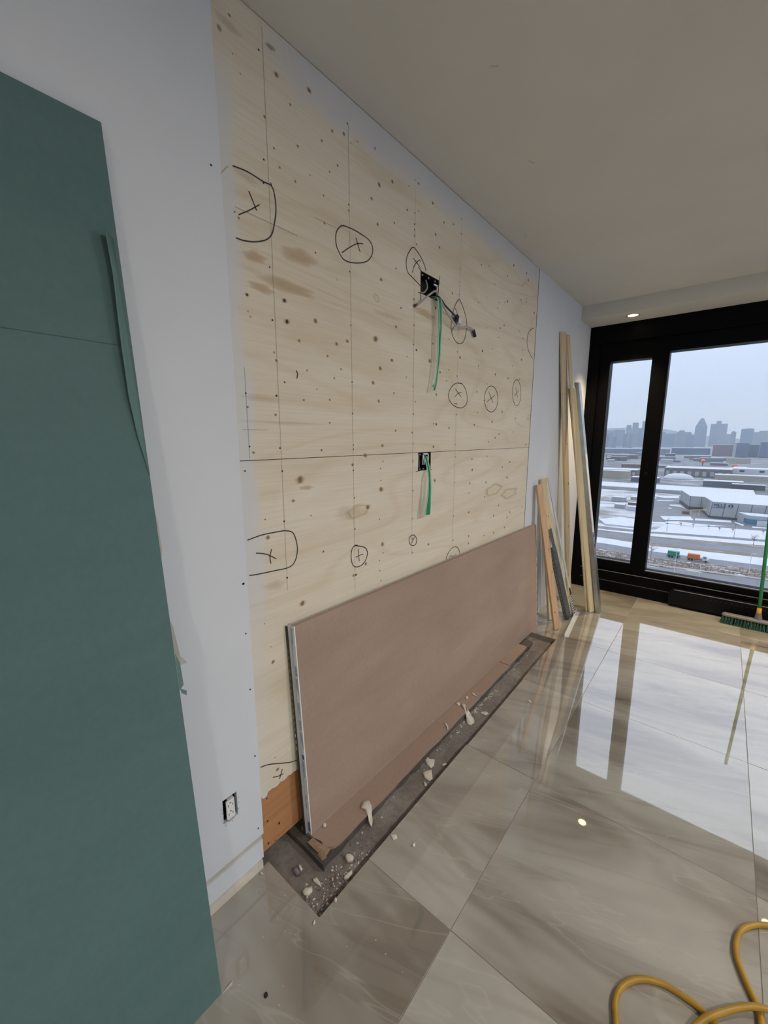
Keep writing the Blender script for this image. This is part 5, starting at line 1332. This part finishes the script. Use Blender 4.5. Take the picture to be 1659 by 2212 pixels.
# white studio sheds with dark panel seams
def shed(name, label, foot, z1, nseam, shear=0.0, plinth=2.2, cat='building'):
    n = len(foot)
    r = empty(name, (foot[0][0], foot[0][1], GZ), label, cat)
    V = [(x, y, GZ) for x, y in foot] + [(x + (shear if k in (0, 1) else 0), y, z1) for k, (x, y) in enumerate(foot)]
    F = [tuple(range(n-1, -1, -1)), tuple(range(n, 2*n))] + [(i, (i+1) % n, n + (i+1) % n, n + i) for i in range(n)]
    build('walls', V, F, M['clad'], r)
    build('snowy_roof', *prism([(x + (shear if k in (0, 1) else 0), y) for k, (x, y) in enumerate(foot)], z1, z1 + 0.35), M['snow'], r)
    cx = sum(p[0] for p in foot) / n; cy = sum(p[1] for p in foot) / n
    build('plinth', *prism([(cx + (x - cx) * 1.002 + (-.1 if x < cx else .1), cy + (y - cy) * 1.004) for x, y in foot], GZ, GZ + plinth), M['clad_dark'], r)
    (xa, ya), (xb, yb) = foot[0], foot[1]
    for k in range(nseam):
        x = xa + 0.15 + 8.0 * k; y = ya + (yb - ya) * (x - xa) / (xb - xa) - 0.12
        h0, h1 = GZ + plinth, z1
        f0 = shear * plinth / (z1 - GZ)
        build('panel_seam', [(x + f0 - .16, y, h0), (x + f0 + .16, y, h0), (x + shear + .16, y, h1), (x + shear - .16, y, h1)], [(0, 1, 2, 3)], M['clad_dark'], r)
    (xa, ya), (xb, yb) = foot[-1], foot[0]
    for k in range(1, 7):
        f = k / 7; x, y = xa + (xb - xa) * f - 0.12, ya + (yb - ya) * f
        build('panel_seam', *box(x - .05, x + .05, y - .08, y + .08, GZ + plinth, z1), M['clad_dark'], r)
    return r
rear = shed('studio_shed', 'rear pale grey studio shed with snowy roof, partly hidden', [(-18.7, 453.9), (90, 457), (90, 500), (-29.0, 501.3)], -49.8, 5, 0, 3.0)
mels = shed('studio_shed', 'front pale grey studio shed lettered MELS 2, snow on its roof', [(-3.6, 418.2), (92, 421), (92, 449), (-8.6, 449.5)], -49.1, 8, 1.2, 1.6)
def wall_text(s, x, z, size, mat, parent, y=417.9, bold=0.0, name='sign_lettering'):
    cu = bpy.data.curves.new('lettering', 'FONT'); cu.body = s; cu.size = size; cu.offset = bold; cu.resolution_u = 3
    ob = bpy.data.objects.new('lettering', cu); COL.objects.link(ob)
    me = bpy.data.meshes.new_from_object(ob.evaluated_get(bpy.context.evaluated_depsgraph_get()))
    V = [(x + v.co.x, y, z + v.co.y) for v in me.vertices]; F = [tuple(p.vertices) for p in me.polygons]
    bpy.data.objects.remove(ob); bpy.data.curves.remove(cu); bpy.data.meshes.remove(me)
    return build(name, V, F, mat, parent)
M['sign'] = flat('dark_sign', (0.03, 0.035, 0.05), 0.5)
wall_text('MELS', -1.7, -52.5, 3.5, M['sign'], mels, bold=0.0)
V = [(9.0 + 1.45 * math.cos(k * math.pi / 12), 417.95, -51.25 + 1.45 * math.sin(k * math.pi / 12)) for k in range(24)]
build('sign_disc', V, [tuple(range(24))], M['sign'], mels)
wall_text('2', 8.15, -52.35, 3.1, M['snow'], mels, y=417.8, bold=0.06, name='sign_numeral')
for k in range(12): build('sign_small_print', *box(-2.2 + k * .68, -1.75 + k * .68, 417.85, 417.95, -53.45, -53.05), M['sign'], mels)
an_ = empty('glass_annex', (19, 400, GZ), 'low blue-glazed annex with snowy roof beside the MELS shed', 'building')
foot = [(19.2, 399.6), (92, 402), (92, 414), (13.9, 413.5)]
build('walls', *prism(foot, GZ, -55.1), M['clad'], an_)
build('snowy_roof', *prism(foot, -55.1, -54.7), M['snow'], an_)
build('glazing', *prism([(18.9, 399.3), (40, 400), (40, 405), (15.5, 410.5)], GZ + 1.0, -57.4), M['blueglass'], an_)
build('white_wall', *box(24.5, 90, 398.6, 399.9, GZ, -58.0), M['snow'], an_)
yr = empty('yellow_railing', (-12, 432, GZ), 'pale yellow ramp railing beside the front studio shed', 'railing')
build('rail', *beam((-16.5, 424, -58.0), (-5.0, 416.5, -55.6), (0, 0, 1), 0.5, 0.3), M['yellow_paint'], yr)
build('post', *box(-16.3, -15.9, 423.7, 424.1, GZ, -58.1), M['yellow_paint'], yr)
build('post', *box(-10.4, -10.0, 419.8, 420.2, GZ, -56.8), M['yellow_paint'], yr)
build('skip_container', *box(-21.8, -16.8, 426, 429, GZ, GZ + 2.4), M['redbrick'], label='rust red skip container on the studio car park', cat='container', bevel=0.1)

# road vehicles
def wheel(x, y, r=0.5):
    V = [(x + r * math.cos(k * math.pi / 8), yy, GZ + r + r * math.sin(k * math.pi / 8)) for yy in (y, y + .35) for k in range(16)]
    return V, [tuple(range(16)), tuple(range(31, 15, -1))] + [(k, (k+1) % 16, 16 + (k+1) % 16, 16 + k) for k in range(16)]
def lorry(name, label, x0, x1, mat, cab):
    r = empty(name, ((x0+x1)/2, 264, GZ), label, 'truck')
    build('container', *box(x0, x1, 262.6, 265.0, GZ + 1.1, GZ + 3.5), mat, r, bevel=0.06)
    for k in range(6): build('container_rib', *box(x0 + .3 + k*(x1-x0-.6)/5.3, x0 + .45 + k*(x1-x0-.6)/5.3, 262.5, 262.6, GZ + 1.2, GZ + 3.4), mat, r)
    build('chassis', *box(x0 - .2, (cab + 2.7) if cab else x1 + .6, 263.0, 264.6, GZ + .7, GZ + 1.1), M['clad_dark'], r)
    xs_ = [x0 + .9, x0 + 2.1] + ([cab + 1.6] if cab else [x1 - .8])
    for x in xs_: build('wheel', *wheel(x, 262.6), M['black_plastic'], r)
    if cab:
        c = prism_xz([(cab, GZ + .8), (cab + 2.7, GZ + .8), (cab + 2.7, GZ + 1.7), (cab + 1.9, GZ + 1.9), (cab + 1.5, GZ + 3.1), (cab, GZ + 3.1)], 262.7, 265.0)
        cb_ = build('cab', *c, M['snow'], r, bevel=0.08)
        build('windscreen', [(cab + 1.93, 262.9, GZ + 1.95), (cab + 1.93, 264.8, GZ + 1.95), (cab + 1.55, 264.8, GZ + 3.0), (cab + 1.55, 262.9, GZ + 3.0)], [(0, 1, 2, 3)], M['blueglass'], cb_)
        build('side_window', [(cab + .5, 262.66, GZ + 2.0), (cab + 1.7, 262.66, GZ + 2.0), (cab + 1.4, 262.66, GZ + 2.8), (cab + .5, 262.66, GZ + 2.8)], [(0, 1, 2, 3)], M['blueglass'], cb_)
    return r
lorry('container_trailer', 'green container on a trailer standing on the near road', -17.0, -11.8, M['green_box'], None)
lorry('container_truck', 'orange container truck with white cab on the near road', -8.3, -3.0, M['orange_box'], -2.0)

# leafless trees, lamp posts, brush
def bare_tree(x, y, h, label, seed, w=1.0):
    rr = random.Random(seed)
    r = empty('bare_tree', (x, y, GZ), label, 'tree', 'leafless trees by the roads')
    build('trunk', *tube([(x, y, GZ), (x + .1, y, GZ + h * .3), (x, y, GZ + h * .6)], lambda f: 0.16 * w * (1 - .5 * f), 6, 3), M['twig'], r)
    tw = []
    for k in range(26):
        f = rr.uniform(.3, .62); a = rr.uniform(0, 6.28); l = rr.uniform(.2, .42) * h
        p = Vector((x, y, GZ + h * f)); d = Vector((math.cos(a), math.sin(a), rr.uniform(.5, 1.4))).normalized()
        q = p + d * l * .5; e = q + (d + Vector((rr.uniform(-.5, .5), rr.uniform(-.5, .5), .3))).normalized() * l * .5
        tw.append(tube([p, q, e], 0.045 * w, 3, 0))
    build('branches', *join(*tw), M['twig'], r, kind='stuff')
bare_tree(20.2, 326, 8.0, 'leafless reddish tree on the snowy verge at the right of the wide pane', 1, 1.1)
bare_tree(-23.6, 254, 10.0, 'thin leafless tree beside the window mullion, left of the green container', 2)
for k, (x, y) in enumerate(((-10.9, 362.7), (-2.2, 363.9), (3.7, 361.1), (11.0, 361.6), (26.4, 365.4), (-18.0, 361))):
    bare_tree(x, y, 4.2, 'small bare sapling, number %s from the left, in the snow field before the sheds' % ('two', 'three', 'four', 'five', 'six', 'one')[k], 10 + k, .8)
def post(x, y, h, label, mat='pole', w=0.09):
    r = empty('lamp_post', (x, y, GZ), label, 'lamp post', 'lamp posts along the roads')
    build('shaft', *box(x - w, x + w, y - w, y + w, GZ, GZ + h), M[mat], r)
    build('arm', *box(x - w, x + 1.0, y - .06, y + .06, GZ + h - .15, GZ + h), M[mat], r)
    build('lamp_head', *box(x + .8, x + 1.5, y - .15, y + .15, GZ + h - .1, GZ + h + .08), M[mat], r)
post(-11.5, 234, 12, 'pale lamp post before the green container')
post(-1.9, 234, 6, 'short pale post on the near kerb below the orange truck')
post(16, 252.9, 10, 'pale lamp post on the near verge at the right')
post(-24.3, 338, 9, 'dark lamp post by the middle road at the left of the wide pane', 'clad_dark')
post(11.3, 339.8, 9, 'dark lamp post by the middle road before the MELS lettering', 'clad_dark')
rr = random.Random(77); tw = []
for k in range(900):
    t = rr.random(); x = -60 + t * 120; y = 238 + rr.random() * 16 + (x + 23) * 0.2 * (1 if x > -23 else 0)
    for q in range(3):
        d = Vector((rr.uniform(-.8, .8), rr.uniform(-.8, .8), 1)).normalized() * rr.uniform(.5, 1.7)
        p = Vector((x, y, GZ)); s = Vector((rr.uniform(-.25, .25), 0, 0))
        b = [p - s - Vector((.06, 0, 0)), p - s + Vector((.06, 0, 0)), p + d]
        tw.append((b, [(0, 1, 2)]))
build('roadside_brush', *join(*tw), M['twig'], label='brown leafless brush with snow along the nearest road', cat='brush', kind='stuff')
build('kerb_rail', *beam((-60, 233.5, GZ + .6), (60, 252, GZ + .6), (0, 0, 1), 0.5, 0.15), M['pole'], label='low grey guard rail along the nearest road', cat='rail')

# sheds and yard seen through the narrow pane
for k, (x, y, w, d, h, mt, lb) in enumerate(((-62, 418, 9, 8, 3, 'snow', 'white yard shed behind the snow heap, nearest to the mullion'), (-73, 425, 8, 10, 3, 'clad', 'grey yard shed with snow roof, left of the white shed'),
      (-66, 450, 8, 4, 2.4, 'redbrick', 'small red container in the snowy yard'), (-84, 470, 12, 9, 4, 'clad', 'long grey yard shed at the left of the narrow pane'), (-70, 490, 10, 8, 3, 'beige_wall', 'beige yard shed farther back in the snowy yard'))):
    r = empty('yard_shed', (x, y, GZ), lb, 'shed', 'sheds in the snowy yard')
    build('walls', *box(x, x + w, y, y + d, GZ, GZ + h), M[mt], r)
    build('snowy_roof', *box(x - .2, x + w + .2, y - .2, y + d + .2, GZ + h, GZ + h + .3), M['snow'], r)

# middle distance
def block(name, label, x0, x1, y0, y1, z1, mat, roof=True, group=None, cat='building', detail=None, extra=None):
    r = empty(name, ((x0+x1)/2, y0, GZ), label, cat, group)
    build('walls', *box(x0, x1, y0, y1, GZ - .4, z1), M[mat], r)
    if roof: build('snowy_roof', *box(x0, x1, y0, y1, z1, z1 + 0.5), M['snow'], r)
    if detail:
        n, z0, z2, w = detail
        for k in range(n):
            x = x0 + (x1 - x0) * (k + .5) / n
            build('bay_window', *box(x - w/2, x + w/2, y0 - .3, y0, z0, z2), M[extra or 'clad'], r)
    return r
block('long_warehouse', 'very long low white-roofed warehouse across both panes', -200, 31, 582, 640, -59.0, 'clad')
block('beige_hall', 'long beige hall with snowy roof in the middle distance', -8, 54, 815, 838, -54.7, 'beige_wall')
block('brick_factory', 'grey brick factory with a row of pale bays in the middle distance', -76, 13, 845, 900, -48.2, 'brick', detail=(9, -60, -53, 5.0))
block('white_hall', 'white hall with a dark door adjoining the brick factory', 13, 60, 868, 910, -47.5, 'snow', detail=(2, -52, -49, 6.0), extra='clad_dark')
block('left_factory', 'long brick factory with snowy roof seen through the narrow pane', -190, -110, 800, 840, -52, 'brick', detail=(9, -60, -55, 4))
r = empty('snow_dome', (-55, 800, GZ), 'rounded snow-covered mound before the brick factory', 'snow')
V, F = [], []
for j in range(5):
    for k in range(20):
        a = 2 * math.pi * k / 20; e_ = j * math.pi / 8
        V.append((-52 + 20 * math.cos(e_) * math.cos(a), 800 + 12 * math.cos(e_) * math.sin(a), GZ + 8.5 * math.sin(e_)))
for j in range(4):
    for k in range(20): F.append((j*20+k, j*20+(k+1) % 20, j*20+20+(k+1) % 20, j*20+20+k))
build('mound', V, F, M['snow'], r, smooth=True)
sb = empty('orange_sphere', (-37, 1207, GZ), 'giant orange ball on a roof-like stand in the middle distance', 'landmark')
V, F = [], []
for j in range(9):
    for k in range(16):
        a = 2*math.pi*k/16; e_ = -math.pi/2 + j*math.pi/8
        V.append((-37 + 4.6*math.cos(e_)*math.cos(a), 1207 + 4.6*math.cos(e_)*math.sin(a), -51.3 + 4.6*math.sin(e_)))
for j in range(8):
    for k in range(16): F.append((j*16+k, j*16+(k+1) % 16, j*16+16+(k+1) % 16, j*16+16+k))
build('ball', V, F, M['orange'], sb, smooth=True)
build('stand', *box(-38, -36, 1206, 1208, GZ, -55), M['clad_dark'], sb)
build('orange_kiosk', *box(15, 24, 1150, 1156, GZ, -55), M['orange'], label='orange block right of the orange ball', cat='building')
rm = random.Random(23)
LOOK = {'clad': 'pale grey', 'brick': 'dark grey brick', 'tower2': 'blue-grey', 'redbrick': 'brownish brick', 'clad_dark': 'near-black', 'beige_wall': 'beige'}
taken = []
k = 0
while k < 58:
    y = rm.uniform(660, 1750)
    x = rm.uniform(-0.235, 0.085) * y
    w, d, h = rm.uniform(14, 50), rm.uniform(10, 22), rm.uniform(3, 9) * (1 + y / 2500)
    mt = rm.choice(tuple(LOOK))
    k += 1
    if 770 < y < 930 or (abs(x + 37) < 60 and 1090 < y < 1230) or (-25 < x < 40 and 1130 < y < 1170): continue
    if any(x < q[1] + 2 and x + w > q[0] - 2 and y < q[3] + 2 and y + d > q[2] - 2 for q in taken): continue
    taken.append((x, x + w, y, y + d))
    side = 'narrow' if (x + w / 2) / y < -0.125 else 'wide'
    far = 'nearer' if y < 1000 else ('farther' if y > 1350 else 'middle')
    lb = 'low %s snow-roofed building, %s city rows, %s pane' % (LOOK[mt], far, side)
    block('low_building', lb, x, x + w, y, y + d, GZ + h, mt, group=lb.replace('building', 'buildings'))
for n_, (x0, x1, y, z1, mt, lb) in enumerate((
    (-420, -233, 1950, -42, 'tower', 'wide low blue-grey block at the foot of the skyline, narrow pane'),
    (-233, -166, 1900, -40, 'tower2', 'grey low block beside the mullion at the foot of the skyline'),
    (-166, -45, 2000, -37.5, 'tower', 'long dark blue block under the pointed tower'),
    (-36, 20, 1900, -22.9, 'redbrick', 'reddish mid-rise block right of the pointed tower'),
    (19.4, 26.5, 1800, -13.6, 'clad', 'slim pale slab at the left of the dark pair of blocks'),
    (26.6, 57.7, 1801, -15.1, 'tower', 'dark blue mid-rise block next to the slim pale slab'),
    (59.9, 86, 1850, -21, 'tower2', 'pale-topped mid-rise block between the dark blue blocks'),
    (86.3, 140, 1800, -11.8, 'tower', 'dark blue mid-rise block at the right edge of the view'))):
    block('midrise_block', lb, x0, x1, y, y + 40, z1, mt, roof=(n_ < 4))
# skyline
def tower(label, x0, x1, y, z1, mt='tower', cap=None):
    r = empty('office_tower', ((x0+x1)/2, y, GZ), label, 'tower', 'downtown skyline')
    build('shaft', *box(x0, x1, y, y + 45, GZ - .4, z1), M[mt], r)
    if cap == 'point':
        w = x1 - x0; xa, xb = x0 + w * .38, x0 + w * .62
        V = [(x0, y, z1), (x1, y, z1), (x1, y + 45, z1), (x0, y + 45, z1), (xa, y + 10, z1 + 62), (xb, y + 10, z1 + 62), (xb, y + 35, z1 + 62), (xa, y + 35, z1 + 62)]
        build('pointed_roof', V, [(0, 1, 5, 4), (1, 2, 6, 5), (2, 3, 7, 6), (3, 0, 4, 7), (4, 5, 6, 7)], M[mt], r)
    elif cap:
        build('roof_plant', *box(x0 + (x1-x0)*cap[0], x0 + (x1-x0)*cap[1], y + 8, y + 35, z1, z1 + cap[2]), M[mt], r)
    return r
tower('pointed-roof glass tower, tallest on the skyline', -195.5, -124, 3900, 84, 'tower', 'point')
tower('broad square-topped tower right of the pointed one', -108, -8.5, 4000, 106, 'tower2', (.32, .62, 20))
tower('lower shoulder block attached to the broad square tower', -8, 18, 3990, 30, 'tower2')
tower('long low block left of the pointed tower', -290, -205, 3700, 44, 'tower2', (.15, .55, 12))
tower('low block just beside the mullion', -372, -288, 3600, 33, 'tower', (.05, .25, 10))
tower('stepped block touching the pointed tower on its left', -215, -170, 3500, 20, 'tower')
tower('dark flat-topped tower right of the broad one', 64.5, 128, 3600, 59, 'tower', (.3, .9, 3))
tower('slim tower between the broad and the flat-topped ones', 16.4, 43.7, 3800, 42, 'tower', (.2, .7, 6))
tower('rounded pale block at the right edge of the skyline', 140, 230, 3900, 42, 'tower2', (.3, .8, 8))
tower('far left slab of the skyline in the narrow pane', -800, -707, 3800, 62, 'tower2')
tower('second slab from the left in the narrow pane', -690, -630, 3700, 66, 'tower')
tower('small dark tower on the ridge line in the narrow pane', -631, -604, 3801, 104, 'tower')
tower('wide slab below the ridge line in the narrow pane', -585, -518, 3600, 70, 'tower2')
tower('flat-capped tower, tallest inside the narrow pane', -591, -555, 3805, 118, 'tower', (.0, 1.0, 4))
tower('slab right of the flat-capped tower in the narrow pane', -505, -468, 3500, 72, 'tower')
tower('tall slab touching the mullion in the narrow pane', -511, -465, 3702, 127, 'tower2')
for k in range(9):
    x = -760 + k * 34 + rm.uniform(-8, 8)
    tower('hazy narrow slab in the narrow pane cluster, %s from the left' % ('first', 'second', 'third', 'fourth', 'fifth', 'sixth', 'seventh', 'eighth', 'ninth')[k], x, x + rm.uniform(12, 22), 3000 + rm.uniform(0, 300), rm.uniform(0, 40), rm.choice(('tower', 'tower2')))
ridge = [(-1500, 40), (-1150, 96), (-950, 108), (-800, 112), (-640, 104), (-500, 92), (-350, 60), (-150, 20), (200, -20)]
V, F = [], []
for x, z in ridge:
    V += [(x, 4700, GZ), (x, 4950, z * 0.98), (x, 5300, GZ)]
for k in range(len(ridge) - 1):
    for s in range(2): F.append((k*3+s, k*3+3+s, k*3+4+s, k*3+1+s))
build('hill', V, F, M['hill'], kind='structure', smooth=True)

# winter haze over the city
m = bpy.data.materials.new('winter_haze'); m.use_nodes = True
nt = m.node_tree; nt.nodes.clear()
vo = nd(nt, 'ShaderNodeVolumeScatter'); vo.inputs['Color'].default_value = (0.66, 0.82, 1.08, 1)
vo.inputs['Density'].default_value = 0.00019; vo.inputs['Anisotropy'].default_value = 0.0
ou_ = nd(nt, 'ShaderNodeOutputMaterial'); nt.links.new(vo.outputs[0], ou_.inputs['Volume'])
build('haze', *box(-1450, 900, 560, 4600, GZ - 3, 210), m, label='cold winter haze lying over the distant city', cat='haze', kind='stuff')
